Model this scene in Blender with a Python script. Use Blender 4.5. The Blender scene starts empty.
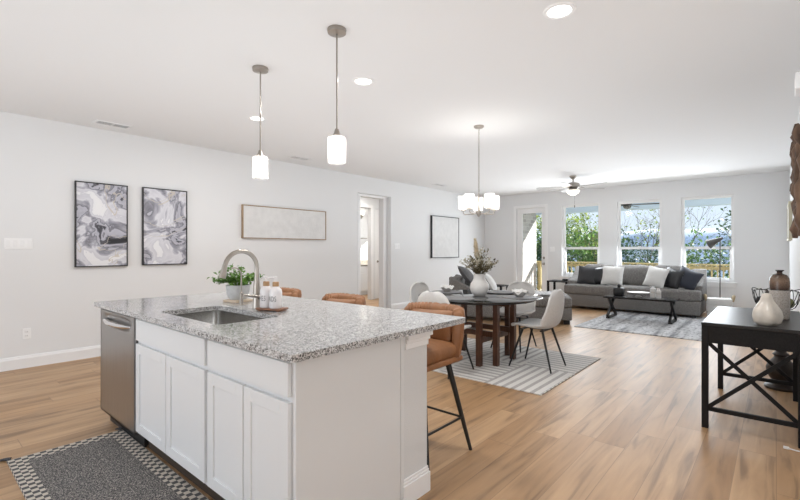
import bpy, bmesh, math, random
from mathutils import Vector, Matrix, noise
R = math.radians
PI = math.pi
C = bpy.context.scene.collection
SC = bpy.context.scene

# ------------------------------------------------------------------ camera, world, sun, area lights, exposure
cam_d = bpy.data.cameras.new('camera')
cam_d.sensor_width = 36.0
cam_d.lens = 434.0 / 800.0 * 36.0
cam_d.clip_start = 0.02
cam_d.clip_end = 2000
cam = bpy.data.objects.new('camera', cam_d)
C.objects.link(cam)
cam.location = (0, 0, 1.281)
cam.rotation_euler = (R(90), 0, math.atan(376 / 434))
SC.camera = cam

SC.view_settings.view_transform = 'Standard'
SC.view_settings.look = 'None'
SC.view_settings.gamma = 1.0
SC.view_settings.use_curve_mapping = False
SC.view_settings.exposure = 0.4

world = bpy.data.worlds.new('sky')
SC.world = world
world.use_nodes = True
wn, wl = world.node_tree.nodes, world.node_tree.links
wn.clear()
w_out = wn.new('ShaderNodeOutputWorld')
w_bg = wn.new('ShaderNodeBackground')
w_tc = wn.new('ShaderNodeTexCoord')
w_sep = wn.new('ShaderNodeSeparateXYZ')
w_rmp = wn.new('ShaderNodeValToRGB')
w_rmp.color_ramp.elements[0].position = 0.0
w_rmp.color_ramp.elements[0].color = (0.80, 0.88, 0.97, 1)
w_rmp.color_ramp.elements[1].position = 0.6
w_rmp.color_ramp.elements[1].color = (0.42, 0.62, 0.95, 1)
wl.new(w_tc.outputs['Generated'], w_sep.inputs[0])
wl.new(w_sep.outputs['Z'], w_rmp.inputs['Fac'])
wl.new(w_rmp.outputs['Color'], w_bg.inputs['Color'])
wl.new(w_bg.outputs[0], w_out.inputs['Surface'])
w_bg.inputs['Strength'].default_value = 0.85

def light(name, kind, loc, energy, color=(1, 1, 1), size=0.1, size_y=None, rot=(0, 0, 0), radius=None, spread=None, shape=None):
    d = bpy.data.lights.new(name, kind)
    d.energy = energy
    d.color = color
    if kind == 'AREA':
        d.shape = shape or ('RECTANGLE' if size_y else 'DISK')
        d.size = size
        if size_y:
            d.size_y = size_y
        if spread:
            d.spread = spread
    if radius is not None:
        d.shadow_soft_size = radius
    o = bpy.data.objects.new(name, d)
    o.location = loc
    o.rotation_euler = rot
    C.objects.link(o)
    return o

SUN_DIR = Vector((0.75, 1.0, 0.79)).normalized()      # direction towards the sun
sun = light('sun', 'SUN', (0, 30, 30), 15, (1.0, 0.95, 0.87))
sun.data.angle = R(0.6)
sun.rotation_euler = SUN_DIR.to_track_quat('Z', 'Y').to_euler()

COOL = (0.90, 0.95, 1.0)
# daylight entering by the windows and the glazed door of the far wall
for x0, w, e in ((-3.565, 0.8, 28), (-2.305, 0.8, 28), (-1.065, 0.8, 28)):
    light('window_daylight', 'AREA', (x0, 10.72, 1.5), e, COOL, w, 1.6, (R(-68), 0, 0))
light('door_daylight', 'AREA', (-4.8, 10.68, 1.2), 14, COOL, 0.5, 1.9, (R(-78), 0, 0))
# unseen fill lights added behind and beside the camera, tilted slightly upward
light('kitchen_fill', 'AREA', (-3.2, -2.25, 1.6), 46, (0.94, 0.97, 1.0), 4.2, 1.7, (R(105), 0, 0))
light('kitchen_side_fill', 'AREA', (2.5, 0.2, 1.5), 20, (1.0, 0.99, 0.97), 2.2, 1.6, (R(100), 0, R(90)))
# large unseen area light, added and aimed up to brighten the whole ceiling
light('ceiling_fill', 'AREA', (-2.9, 4.9, 1.12), 59, (0.90, 0.95, 1.0), 4.8, 9.6, (R(180), 0, 0))

# ------------------------------------------------------------------ materials
def new_mat(name):
    m = bpy.data.materials.new(name)
    m.use_nodes = True
    n, l = m.node_tree.nodes, m.node_tree.links
    return m, n, l, n['Principled BSDF']

def rgba(c):
    return (c[0], c[1], c[2], 1.0)

def ramp(n, stops, interp='LINEAR'):
    r = n.new('ShaderNodeValToRGB')
    r.color_ramp.interpolation = interp
    e = r.color_ramp.elements
    e[0].position, e[0].color = stops[0][0], rgba(stops[0][1])
    e[1].position, e[1].color = stops[-1][0], rgba(stops[-1][1])
    for p, c in stops[1:-1]:
        k = e.new(p)
        k.color = rgba(c)
    return r

def mapped(n, l, scale=(1, 1, 1), coord='Object', rot=(0, 0, 0)):
    t = n.new('ShaderNodeTexCoord')
    m = n.new('ShaderNodeMapping')
    m.inputs['Scale'].default_value = scale
    m.inputs['Rotation'].default_value = rot
    l.new(t.outputs[coord], m.inputs['Vector'])
    return m

def mat(name, col, rough=0.5, metal=0.0, var=0.0, vscale=8.0, bump=0.0, bscale=60.0, stretch=(1, 1, 1), sheen=0.0, spec=None, coat=0.0):
    m, n, l, b = new_mat(name)
    b.inputs['Base Color'].default_value = rgba(col)
    b.inputs['Roughness'].default_value = rough
    b.inputs['Metallic'].default_value = metal
    if spec is not None:
        b.inputs['Specular IOR Level'].default_value = spec
    if sheen:
        b.inputs['Sheen Weight'].default_value = sheen
    if coat:
        b.inputs['Coat Weight'].default_value = coat
        b.inputs['Coat Roughness'].default_value = 0.08
    mp = mapped(n, l, stretch)
    if var:
        t = n.new('ShaderNodeTexNoise')
        t.inputs['Scale'].default_value = vscale
        t.inputs['Detail'].default_value = 6
        l.new(mp.outputs[0], t.inputs['Vector'])
        r = ramp(n, [(0.3, [max(0, c * (1 - var)) for c in col]), (0.7, [min(1, c * (1 + var)) for c in col])])
        l.new(t.outputs['Fac'], r.inputs['Fac'])
        l.new(r.outputs['Color'], b.inputs['Base Color'])
    if bump:
        t2 = n.new('ShaderNodeTexNoise')
        t2.inputs['Scale'].default_value = bscale
        t2.inputs['Detail'].default_value = 4
        l.new(mp.outputs[0], t2.inputs['Vector'])
        bp = n.new('ShaderNodeBump')
        bp.inputs['Strength'].default_value = bump
        bp.inputs['Distance'].default_value = 0.01
        l.new(t2.outputs['Fac'], bp.inputs['Height'])
        l.new(bp.outputs[0], b.inputs['Normal'])
    return m

def emit(name, col, strength):
    m, n, l, b = new_mat(name)
    b.inputs['Base Color'].default_value = rgba(col)
    b.inputs['Emission Color'].default_value = rgba(col)
    b.inputs['Emission Strength'].default_value = strength
    return m

def M(n, l, op, a, b=None, c=None):
    k = n.new('ShaderNodeMath')
    k.operation = op
    for i, v in enumerate((a, b, c)):
        if v is None:
            continue
        if isinstance(v, (int, float)):
            k.inputs[i].default_value = v
        else:
            l.new(v, k.inputs[i])
    return k.outputs[0]

def floor_mat():
    m, n, l, b = new_mat('oak_planks')
    t = n.new('ShaderNodeTexCoord')
    s = n.new('ShaderNodeSeparateXYZ')
    l.new(t.outputs['Object'], s.inputs[0])
    W, L = 0.185, 1.25
    row = M(n, l, 'FLOOR', M(n, l, 'DIVIDE', s.outputs['X'], W))
    wn1 = n.new('ShaderNodeTexWhiteNoise'); wn1.noise_dimensions = '1D'
    l.new(row, wn1.inputs['W'])
    yy = M(n, l, 'ADD', M(n, l, 'DIVIDE', s.outputs['Y'], L), wn1.outputs['Value'])
    colm = M(n, l, 'FLOOR', yy)
    cmb = n.new('ShaderNodeCombineXYZ')
    l.new(row, cmb.inputs[0]); l.new(colm, cmb.inputs[1])
    wn2 = n.new('ShaderNodeTexWhiteNoise'); wn2.noise_dimensions = '2D'
    l.new(cmb.outputs[0], wn2.inputs['Vector'])
    # grain, shifted plank by plank
    off = n.new('ShaderNodeVectorMath'); off.operation = 'MULTIPLY_ADD'
    off.inputs[1].default_value = (13.0, 13.0, 13.0)
    l.new(wn2.outputs['Color'], off.inputs[0]); l.new(t.outputs['Object'], off.inputs[2])
    mp = n.new('ShaderNodeMapping')
    mp.inputs['Scale'].default_value = (16.0, 1.3, 1.0)
    l.new(off.outputs[0], mp.inputs['Vector'])
    g = n.new('ShaderNodeTexNoise'); g.inputs['Scale'].default_value = 1.0; g.inputs['Detail'].default_value = 7; g.inputs['Distortion'].default_value = 0.8
    l.new(mp.outputs[0], g.inputs['Vector'])
    mp2 = n.new('ShaderNodeMapping'); mp2.inputs['Scale'].default_value = (5.0, 1.1, 1.0)
    l.new(off.outputs[0], mp2.inputs['Vector'])
    g2 = n.new('ShaderNodeTexNoise'); g2.inputs['Scale'].default_value = 1.2; g2.inputs['Detail'].default_value = 3
    l.new(mp2.outputs[0], g2.inputs['Vector'])
    r = ramp(n, [(0.0, FLOOR_COLS[0]), (0.35, FLOOR_COLS[1]), (0.7, FLOOR_COLS[2]), (1.0, FLOOR_COLS[3])])
    fac = M(n, l, 'ADD', M(n, l, 'MULTIPLY', wn2.outputs['Value'], 0.45), M(n, l, 'MULTIPLY', g2.outputs['Fac'], 0.55))
    l.new(fac, r.inputs['Fac'])
    gr = ramp(n, [(0.30, (0.40, 0.36, 0.33)), (0.45, (0.86, 0.84, 0.82)), (0.68, (1.12, 1.11, 1.10))])
    l.new(g.outputs['Fac'], gr.inputs['Fac'])
    mx = n.new('ShaderNodeMix'); mx.data_type = 'RGBA'; mx.blend_type = 'MULTIPLY'; mx.inputs['Factor'].default_value = 0.8
    l.new(r.outputs['Color'], mx.inputs['A']); l.new(gr.outputs['Color'], mx.inputs['B'])
    # joints
    fx = M(n, l, 'FRACT', M(n, l, 'DIVIDE', s.outputs['X'], W))
    fy = M(n, l, 'FRACT', yy)
    jx = M(n, l, 'LESS_THAN', fx, 0.016)
    jy = M(n, l, 'LESS_THAN', fy, 0.003)
    j = M(n, l, 'MAXIMUM', jx, jy)
    mj = n.new('ShaderNodeMix'); mj.data_type = 'RGBA'
    l.new(M(n, l, 'MULTIPLY', j, 0.55), mj.inputs['Factor'])
    l.new(mx.outputs['Result'], mj.inputs['A']); mj.inputs['B'].default_value = (0.12, 0.07, 0.04, 1)
    l.new(mj.outputs['Result'], b.inputs['Base Color'])
    b.inputs['Roughness'].default_value = 0.42
    b.inputs['Specular IOR Level'].default_value = 0.45
    return m

FLOOR_COLS = [(0.28, 0.155, 0.070), (0.40, 0.240, 0.120), (0.48, 0.308, 0.170), (0.56, 0.385, 0.232)]

def granite_mat():
    m, n, l, b = new_mat('speckled_granite')
    mp = mapped(n, l)
    v = n.new('ShaderNodeTexVoronoi'); v.inputs['Scale'].default_value = 270
    l.new(mp.outputs[0], v.inputs['Vector'])
    r = ramp(n, [(0.0, (0.02, 0.02, 0.02)), (0.13, (0.17, 0.165, 0.16)), (0.30, (0.44, 0.435, 0.43)), (0.52, (0.72, 0.715, 0.71))], 'CONSTANT')
    s = n.new('ShaderNodeSeparateColor')
    l.new(v.outputs['Color'], s.inputs[0])
    l.new(s.outputs[0], r.inputs['Fac'])
    v2 = n.new('ShaderNodeTexNoise'); v2.inputs['Scale'].default_value = 42; v2.inputs['Detail'].default_value = 3
    l.new(mp.outputs[0], v2.inputs['Vector'])
    r2 = ramp(n, [(0.33, (0.72, 0.71, 0.70)), (0.6, (1.0, 1.0, 1.0))])
    l.new(v2.outputs['Fac'], r2.inputs['Fac'])
    mx = n.new('ShaderNodeMix'); mx.data_type = 'RGBA'; mx.blend_type = 'MULTIPLY'; mx.inputs['Factor'].default_value = 0.9
    l.new(r.outputs['Color'], mx.inputs['A']); l.new(r2.outputs['Color'], mx.inputs['B'])
    l.new(mx.outputs['Result'], b.inputs['Base Color'])
    b.inputs['Roughness'].default_value = 0.12
    return m

def glass_mat(name, tint=(1, 1, 1), refl=1.0):
    m, n, l, b = new_mat(name)
    n.remove(b)
    out = n['Material Output']
    tr = n.new('ShaderNodeBsdfTransparent'); tr.inputs['Color'].default_value = rgba(tint)
    gl = n.new('ShaderNodeBsdfGlossy'); gl.inputs['Roughness'].default_value = 0.02
    fr = n.new('ShaderNodeFresnel'); fr.inputs['IOR'].default_value = 1.45
    mx = n.new('ShaderNodeMixShader')
    l.new(M(n, l, 'MULTIPLY', fr.outputs[0], refl), mx.inputs[0])
    l.new(tr.outputs[0], mx.inputs[1]); l.new(gl.outputs[0], mx.inputs[2])
    l.new(mx.outputs[0], out.inputs['Surface'])
    return m

def shade_mat(name, trans=0.35, bumpy=0.0):
    m, n, l, b = new_mat(name)
    n.remove(b)
    out = n['Material Output']
    tr = n.new('ShaderNodeBsdfTransparent')
    tl = n.new('ShaderNodeBsdfTranslucent'); tl.inputs['Color'].default_value = (0.95, 0.94, 0.92, 1)
    gl = n.new('ShaderNodeBsdfGlossy'); gl.inputs['Roughness'].default_value = 0.15
    m1 = n.new('ShaderNodeMixShader'); m1.inputs[0].default_value = trans
    l.new(tl.outputs[0], m1.inputs[1]); l.new(tr.outputs[0], m1.inputs[2])
    m2 = n.new('ShaderNodeMixShader'); m2.inputs[0].default_value = 0.08
    l.new(m1.outputs[0], m2.inputs[1]); l.new(gl.outputs[0], m2.inputs[2])
    if bumpy:
        mp = mapped(n, l)
        v = n.new('ShaderNodeTexVoronoi'); v.inputs['Scale'].default_value = 55
        l.new(mp.outputs[0], v.inputs['Vector'])
        r = ramp(n, [(0.0, (trans - bumpy,) * 3), (0.7, (trans + bumpy,) * 3)])
        l.new(v.outputs['Distance'], r.inputs['Fac'])
        l.new(r.outputs['Color'], m1.inputs[0])
    l.new(m2.outputs[0], out.inputs['Surface'])
    return m

def art_mat(name, seed, lines=True):
    m, n, l, b = new_mat(name)
    t = n.new('ShaderNodeTexCoord')
    mp = n.new('ShaderNodeMapping'); mp.inputs['Location'].default_value = (seed, seed * 1.7, seed * 0.3)
    mp.inputs['Scale'].default_value = (1.0, 1.5, 1.7)
    l.new(t.outputs['Object'], mp.inputs['Vector'])
    t1 = n.new('ShaderNodeTexNoise'); t1.inputs['Scale'].default_value = 1.9; t1.inputs['Detail'].default_value = 8; t1.inputs['Distortion'].default_value = 0.9
    l.new(mp.outputs[0], t1.inputs['Vector'])
    r = ramp(n, [(0.32, (0.015, 0.015, 0.02)), (0.375, (0.10, 0.10, 0.12)), (0.38, (0.40, 0.40, 0.46)), (0.44, (0.50, 0.50, 0.56)), (0.445, (0.17, 0.17, 0.20)), (0.50, (0.42, 0.42, 0.48)), (0.53, (0.70, 0.70, 0.74)), (0.60, (0.60, 0.60, 0.65)), (0.605, (0.80, 0.80, 0.82)), (0.75, (0.84, 0.84, 0.84))])
    l.new(t1.outputs['Fac'], r.inputs['Fac'])
    t2 = n.new('ShaderNodeTexNoise'); t2.inputs['Scale'].default_value = 1.1; t2.inputs['Detail'].default_value = 4; t2.inputs['Distortion'].default_value = 1.2
    mp2 = n.new('ShaderNodeMapping'); mp2.inputs['Location'].default_value = (seed + 9, 3, seed)
    l.new(t.outputs['Object'], mp2.inputs['Vector']); l.new(mp2.outputs[0], t2.inputs['Vector'])
    v = M(n, l, 'LESS_THAN', M(n, l, 'ABSOLUTE', M(n, l, 'SUBTRACT', t2.outputs['Fac'], 0.5)), 0.005)
    mx = n.new('ShaderNodeMix'); mx.data_type = 'RGBA'
    l.new(M(n, l, 'MULTIPLY', v, 0.8), mx.inputs['Factor'])
    l.new(r.outputs['Color'], mx.inputs['A']); mx.inputs['B'].default_value = (0.58, 0.53, 0.46, 1)
    l.new(mx.outputs['Result'], b.inputs['Base Color'])
    b.inputs['Roughness'].default_value = 0.5
    return m

def checker_mat():
    m, n, l, b = new_mat('woven_checks')
    mp = mapped(n, l, (33, 33, 33))
    c = n.new('ShaderNodeTexChecker'); c.inputs['Scale'].default_value = 1.0
    c.inputs['Color1'].default_value = (0.58, 0.52, 0.44, 1); c.inputs['Color2'].default_value = (0.09, 0.085, 0.085, 1)
    l.new(mp.outputs[0], c.inputs['Vector'])
    l.new(c.outputs['Color'], b.inputs['Base Color'])
    b.inputs['Roughness'].default_value = 0.95
    return m

def heather_mat():
    m, n, l, b = new_mat('heathered_wool')
    mp = mapped(n, l, (1, 1, 1))
    t = n.new('ShaderNodeTexNoise'); t.inputs['Scale'].default_value = 160; t.inputs['Detail'].default_value = 2
    l.new(mp.outputs[0], t.inputs['Vector'])
    r = ramp(n, [(0.38, (0.045, 0.043, 0.043)), (0.52, (0.14, 0.13, 0.125)), (0.66, (0.46, 0.42, 0.37))])
    l.new(t.outputs['Fac'], r.inputs['Fac'])
    l.new(r.outputs['Color'], b.inputs['Base Color'])
    b.inputs['Roughness'].default_value = 0.95
    return m

def block_stripe_mat():
    # cream rug, grey bands, direction alternating block by block
    m, n, l, b = new_mat('striped_block_rug')
    t = n.new('ShaderNodeTexCoord')
    s = n.new('ShaderNodeSeparateXYZ')
    l.new(t.outputs['Object'], s.inputs[0])
    bx = M(n, l, 'FLOOR', M(n, l, 'DIVIDE', s.outputs['X'], 0.555))
    by = M(n, l, 'FLOOR', M(n, l, 'DIVIDE', s.outputs['Y'], 1.06))
    par = M(n, l, 'MODULO', M(n, l, 'ADD', M(n, l, 'ADD', bx, by), 40.0), 2.0)
    par = M(n, l, 'GREATER_THAN', par, 0.5)
    fx = M(n, l, 'FRACT', M(n, l, 'DIVIDE', s.outputs['X'], 0.092))
    fy = M(n, l, 'FRACT', M(n, l, 'DIVIDE', s.outputs['Y'], 0.092))
    mixf = n.new('ShaderNodeMix'); mixf.data_type = 'FLOAT'
    l.new(par, mixf.inputs['Factor']); l.new(fx, mixf.inputs['A']); l.new(fy, mixf.inputs['B'])
    st = M(n, l, 'LESS_THAN', mixf.outputs['Result'], 0.42)
    ns = n.new('ShaderNodeTexNoise'); ns.inputs['Scale'].default_value = 70
    l.new(t.outputs['Object'], ns.inputs['Vector'])
    st = M(n, l, 'MULTIPLY', st, M(n, l, 'ADD', 0.45, M(n, l, 'MULTIPLY', ns.outputs['Fac'], 0.7)))
    mx = n.new('ShaderNodeMix'); mx.data_type = 'RGBA'
    l.new(st, mx.inputs['Factor'])
    mx.inputs['A'].default_value = (0.66, 0.64, 0.61, 1); mx.inputs['B'].default_value = (0.33, 0.31, 0.30, 1)
    l.new(mx.outputs['Result'], b.inputs['Base Color'])
    b.inputs['Roughness'].default_value = 0.95
    return m

def streak_rug_mat():
    m, n, l, b = new_mat('distressed_grey_rug')
    mp = mapped(n, l, (9, 0.9, 1))
    t = n.new('ShaderNodeTexNoise'); t.inputs['Scale'].default_value = 1.0; t.inputs['Detail'].default_value = 6
    l.new(mp.outputs[0], t.inputs['Vector'])
    r = ramp(n, [(0.34, (0.22, 0.22, 0.23)), (0.46, (0.46, 0.46, 0.47)), (0.6, (0.62, 0.62, 0.63))])
    l.new(t.outputs['Fac'], r.inputs['Fac'])
    mp2 = mapped(n, l, (26, 9, 1))
    t2 = n.new('ShaderNodeTexNoise'); t2.inputs['Scale'].default_value = 1.0; t2.inputs['Detail'].default_value = 3
    l.new(mp2.outputs[0], t2.inputs['Vector'])
    r2 = ramp(n, [(0.36, (0.35, 0.35, 0.36)), (0.48, (1, 1, 1))])
    l.new(t2.outputs['Fac'], r2.inputs['Fac'])
    mx = n.new('ShaderNodeMix'); mx.data_type = 'RGBA'; mx.blend_type = 'MULTIPLY'; mx.inputs['Factor'].default_value = 0.8
    l.new(r.outputs['Color'], mx.inputs['A']); l.new(r2.outputs['Color'], mx.inputs['B'])
    l.new(mx.outputs['Result'], b.inputs['Base Color'])
    b.inputs['Roughness'].default_value = 0.95
    return m

def tweed_mat(name, lo, hi, scale=140):
    m, n, l, b = new_mat(name)
    mp = mapped(n, l)
    t = n.new('ShaderNodeTexNoise'); t.inputs['Scale'].default_value = scale; t.inputs['Detail'].default_value = 3
    l.new(mp.outputs[0], t.inputs['Vector'])
    r = ramp(n, [(0.35, lo), (0.65, hi)])
    l.new(t.outputs['Fac'], r.inputs['Fac'])
    l.new(r.outputs['Color'], b.inputs['Base Color'])
    b.inputs['Roughness'].default_value = 0.9
    bp = n.new('ShaderNodeBump'); bp.inputs['Strength'].default_value = 0.15; bp.inputs['Distance'].default_value = 0.004
    l.new(t.outputs['Fac'], bp.inputs['Height']); l.new(bp.outputs[0], b.inputs['Normal'])
    return m

def brick_mat():
    m, n, l, b = new_mat('grey_brick')
    t = n.new('ShaderNodeTexCoord')
    s = n.new('ShaderNodeSeparateXYZ'); l.new(t.outputs['Object'], s.inputs[0])
    cmb = n.new('ShaderNodeCombineXYZ'); l.new(s.outputs['Y'], cmb.inputs[0]); l.new(s.outputs['Z'], cmb.inputs[1])
    br = n.new('ShaderNodeTexBrick')
    br.inputs['Scale'].default_value = 1.0; br.inputs['Brick Width'].default_value = 0.32; br.inputs['Row Height'].default_value = 0.12
    br.inputs['Mortar Size'].default_value = 0.008
    br.inputs['Color1'].default_value = (0.52, 0.50, 0.50, 1); br.inputs['Color2'].default_value = (0.34, 0.32, 0.32, 1); br.inputs['Mortar'].default_value = (0.6, 0.58, 0.56, 1)
    l.new(cmb.outputs[0], br.inputs['Vector'])
    l.new(br.outputs['Color'], b.inputs['Base Color'])
    b.inputs['Roughness'].default_value = 0.9
    return m

def leaf_mat(name, c1, c2, trans=0.4):
    m, n, l, b = new_mat(name)
    mp = mapped(n, l)
    t = n.new('ShaderNodeTexNoise'); t.inputs['Scale'].default_value = 5; t.inputs['Detail'].default_value = 3
    l.new(mp.outputs[0], t.inputs['Vector'])
    r = ramp(n, [(0.35, c1), (0.65, c2)])
    l.new(t.outputs['Fac'], r.inputs['Fac'])
    l.new(r.outputs['Color'], b.inputs['Base Color'])
    b.inputs['Roughness'].default_value = 0.5
    tl = n.new('ShaderNodeBsdfTranslucent'); l.new(r.outputs['Color'], tl.inputs['Color'])
    mx = n.new('ShaderNodeMixShader'); mx.inputs[0].default_value = trans
    l.new(b.outputs[0], mx.inputs[1]); l.new(tl.outputs[0], mx.inputs[2])
    l.new(mx.outputs[0], n['Material Output'].inputs['Surface'])
    return m

def two_tone_vase_mat():
    m, n, l, b = new_mat('dipped_glaze')
    t = n.new('ShaderNodeTexCoord')
    s = n.new('ShaderNodeSeparateXYZ'); l.new(t.outputs['Object'], s.inputs[0])
    ns = n.new('ShaderNodeTexNoise'); ns.inputs['Scale'].default_value = 14
    l.new(t.outputs['Object'], ns.inputs['Vector'])
    z = M(n, l, 'ADD', s.outputs['Z'], M(n, l, 'MULTIPLY', ns.outputs['Fac'], 0.012))
    r = ramp(n, [(0.0, (0.38, 0.34, 0.30)), (0.6, (0.42, 0.38, 0.34)), (0.61, (0.03, 0.018, 0.013)), (0.66, (0.08, 0.042, 0.025)), (0.8, (0.20, 0.125, 0.08)), (0.92, (0.07, 0.04, 0.025)), (1.0, (0.03, 0.02, 0.02))])
    l.new(M(n, l, 'DIVIDE', z, 0.37), r.inputs['Fac'])
    sp = n.new('ShaderNodeTexNoise'); sp.inputs['Scale'].default_value = 160
    l.new(t.outputs['Object'], sp.inputs['Vector'])
    r2 = ramp(n, [(0.35, (0.6, 0.6, 0.6)), (0.55, (1.1, 1.1, 1.1))]); l.new(sp.outputs['Fac'], r2.inputs['Fac'])
    mx = n.new('ShaderNodeMix'); mx.data_type = 'RGBA'; mx.blend_type = 'MULTIPLY'; mx.inputs['Factor'].default_value = 0.7
    l.new(r.outputs['Color'], mx.inputs['A']); l.new(r2.outputs['Color'], mx.inputs['B'])
    l.new(mx.outputs['Result'], b.inputs['Base Color'])
    b.inputs['Roughness'].default_value = 0.25
    return m

m_wall = mat('greige_paint', (0.79, 0.795, 0.80), 0.75, bump=0.03, bscale=180)
m_ceil = mat('ceiling_paint', (0.83, 0.835, 0.84), 0.85, bump=0.06, bscale=140)
m_trim = mat('white_trim_paint', (0.87, 0.87, 0.87), 0.4)
m_cab = mat('white_cabinet_paint', (0.745, 0.755, 0.76), 0.38)
m_knee = mat('textured_white_wall', (0.71, 0.72, 0.725), 0.6, bump=0.12, bscale=150)
m_floor = floor_mat()
m_granite = granite_mat()
m_steel = mat('brushed_stainless', (0.40, 0.39, 0.38), 0.32, 1.0, var=0.10, vscale=3, stretch=(60, 60, 1))
m_sink = mat('sink_stainless', (0.50, 0.49, 0.47), 0.25, 1.0)
m_nickel = mat('brushed_nickel', (0.36, 0.33, 0.295), 0.34, 1.0)
m_chrome = mat('polished_chrome', (0.75, 0.75, 0.76), 0.12, 1.0)
m_black = mat('black_satin', (0.012, 0.012, 0.013), 0.4)
m_blackwood = mat('black_stained_wood', (0.012, 0.011, 0.011), 0.6, var=0.3, vscale=6, stretch=(20, 1, 20), spec=0.2)
m_blacktop = mat('black_wood_top', (0.014, 0.013, 0.013), 0.34, var=0.3, vscale=6, stretch=(20, 1, 20), spec=0.45)
m_blackmetal = mat('black_metal', (0.012, 0.012, 0.012), 0.45)
m_dark = mat('dark_void', (0.01, 0.01, 0.01), 0.8)
m_walnut = mat('walnut_stain', (0.085, 0.034, 0.018), 0.35, var=0.35, vscale=5, stretch=(12, 12, 1.2))
m_tan = mat('tan_leather', (0.265, 0.115, 0.045), 0.5, var=0.16, vscale=9, bump=0.45, bscale=16)
m_shell = mat('grey_upholstered_shell', (0.64, 0.63, 0.615), 0.7, var=0.05, vscale=60)
m_glasstop = mat('black_tinted_glass', (0.012, 0.014, 0.014), 0.03, spec=0.75)
m_slate = mat('slate_placemat', (0.20, 0.20, 0.205), 0.5, var=0.25, vscale=20)
m_ceramic = mat('matte_ceramic_white', (0.68, 0.665, 0.645), 0.5, var=0.04, vscale=20)
m_stonebowl = mat('grey_stoneware', (0.34, 0.33, 0.32), 0.6, var=0.2, vscale=30)
m_linen = mat('white_linen', (0.74, 0.73, 0.71), 0.85, bump=0.2, bscale=120)
m_sofa = tweed_mat('grey_tweed', (0.115, 0.109, 0.104), (0.255, 0.243, 0.232), 70)
m_char = tweed_mat('charcoal_fabric', (0.035, 0.035, 0.038), (0.07, 0.07, 0.075))
m_leatherblk = mat('black_leather', (0.02, 0.021, 0.024), 0.28, bump=0.1, bscale=40)
m_navy = mat('navy_velvet', (0.014, 0.019, 0.036), 0.6, sheen=0.4)
m_boucle = mat('white_boucle', (0.74, 0.735, 0.72), 0.9, bump=0.6, bscale=90)
m_greypil = tweed_mat('grey_pillow_fabric', (0.10, 0.10, 0.105), (0.16, 0.16, 0.165))
m_throw = tweed_mat('patterned_throw', (0.20, 0.20, 0.21), (0.78, 0.77, 0.76), 22)
m_leaf = leaf_mat('basil_green', (0.05, 0.14, 0.015), (0.19, 0.36, 0.06), 0.25)
m_wood = mat('honey_wood', (0.42, 0.25, 0.12), 0.5, var=0.2, vscale=8, stretch=(2, 12, 12))
m_redwood = mat('acacia_tray', (0.20, 0.085, 0.04), 0.45, var=0.4, vscale=9, stretch=(2, 14, 14))
m_palewood = mat('pale_wood', (0.62, 0.50, 0.38), 0.5, var=0.1, vscale=8)
m_bottle = mat('white_plastic', (0.80, 0.77, 0.77), 0.3)
m_ink = mat('lettering_ink', (0.16, 0.15, 0.15), 0.6)
m_plate = mat('white_plate_plastic', (0.90, 0.90, 0.90), 0.35)
m_slot = mat('slot_grey', (0.30, 0.30, 0.30), 0.6)
m_vent = mat('vent_white', (0.86, 0.86, 0.86), 0.5)
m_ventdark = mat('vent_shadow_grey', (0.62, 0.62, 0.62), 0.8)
m_canvas = mat('white_canvas', (0.72, 0.72, 0.715), 0.85, var=0.05, vscale=9, bump=0.3, bscale=30)
m_oakframe = mat('oak_frame', (0.34, 0.24, 0.15), 0.5, var=0.15, vscale=8)
m_goldframe = mat('pale_gold_frame', (0.50, 0.46, 0.34), 0.4, 0.3)
m_art1 = art_mat('ink_marble_print', 3.1)
m_art2 = art_mat('ink_cloud_print', 7.7)
m_led = emit('led_diffuser', (1.0, 0.98, 0.95), 3.0)
m_bulb = emit('bulb_glow', (1.0, 0.96, 0.9), 4.0)
m_bowlglass = emit('frosted_bowl_glow', (1.0, 0.94, 0.84), 0.9)
m_shade = shade_mat('frosted_glass_shade', 0.3)
m_seeded = shade_mat('seeded_glass_shade', 0.34, 0.22)
m_pane = glass_mat('window_pane', (0.97, 0.99, 1.0), 0.25)
m_pine = mat('yellow_pine', (0.46, 0.37, 0.18), 0.6, var=0.15, vscale=6, stretch=(2, 2, 8))
m_deck = mat('deck_boards', (0.52, 0.49, 0.45), 0.8, var=0.2, vscale=4)
m_porch = mat('porch_ceiling_paint', (0.58, 0.69, 0.80), 0.7)
m_brick = brick_mat()
m_bark = mat('bark', (0.11, 0.085, 0.065), 0.9, var=0.3, vscale=10)
m_leafA = leaf_mat('yellow_green_leaves', (0.10, 0.17, 0.03), (0.30, 0.36, 0.09), 0.5)
m_leafB = leaf_mat('green_leaves', (0.05, 0.12, 0.03), (0.13, 0.22, 0.06), 0.45)
m_leafC = leaf_mat('dark_green_leaves', (0.025, 0.06, 0.03), (0.06, 0.11, 0.05), 0.35)
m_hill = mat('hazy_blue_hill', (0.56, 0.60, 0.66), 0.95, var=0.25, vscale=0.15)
m_ground = mat('dry_grass', (0.14, 0.15, 0.07), 0.95, var=0.4, vscale=0.8)
m_drift = mat('driftwood', (0.125, 0.075, 0.048), 0.85, var=0.8, vscale=14, bump=0.6, bscale=30, stretch=(1, 1, 0.35))
m_pear = mat('crackle_glaze_cream', (0.62, 0.57, 0.50), 0.22, var=0.12, vscale=16)
m_dipped = two_tone_vase_mat()
m_olive = mat('olive_ball', (0.16, 0.17, 0.07), 0.5, var=0.3, vscale=25)
m_turned = mat('dark_turned_wood', (0.035, 0.025, 0.02), 0.4, var=0.3, vscale=8)
m_white = mat('whitewashed_wood', (0.66, 0.65, 0.63), 0.6, var=0.06, vscale=8)
m_rope = mat('woven_tan_handle', (0.36, 0.28, 0.17), 0.8, var=0.3, vscale=60)
m_lampgrey = mat('grey_lamp_metal', (0.09, 0.088, 0.085), 0.5, 0.2)
m_checks = checker_mat()
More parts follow.
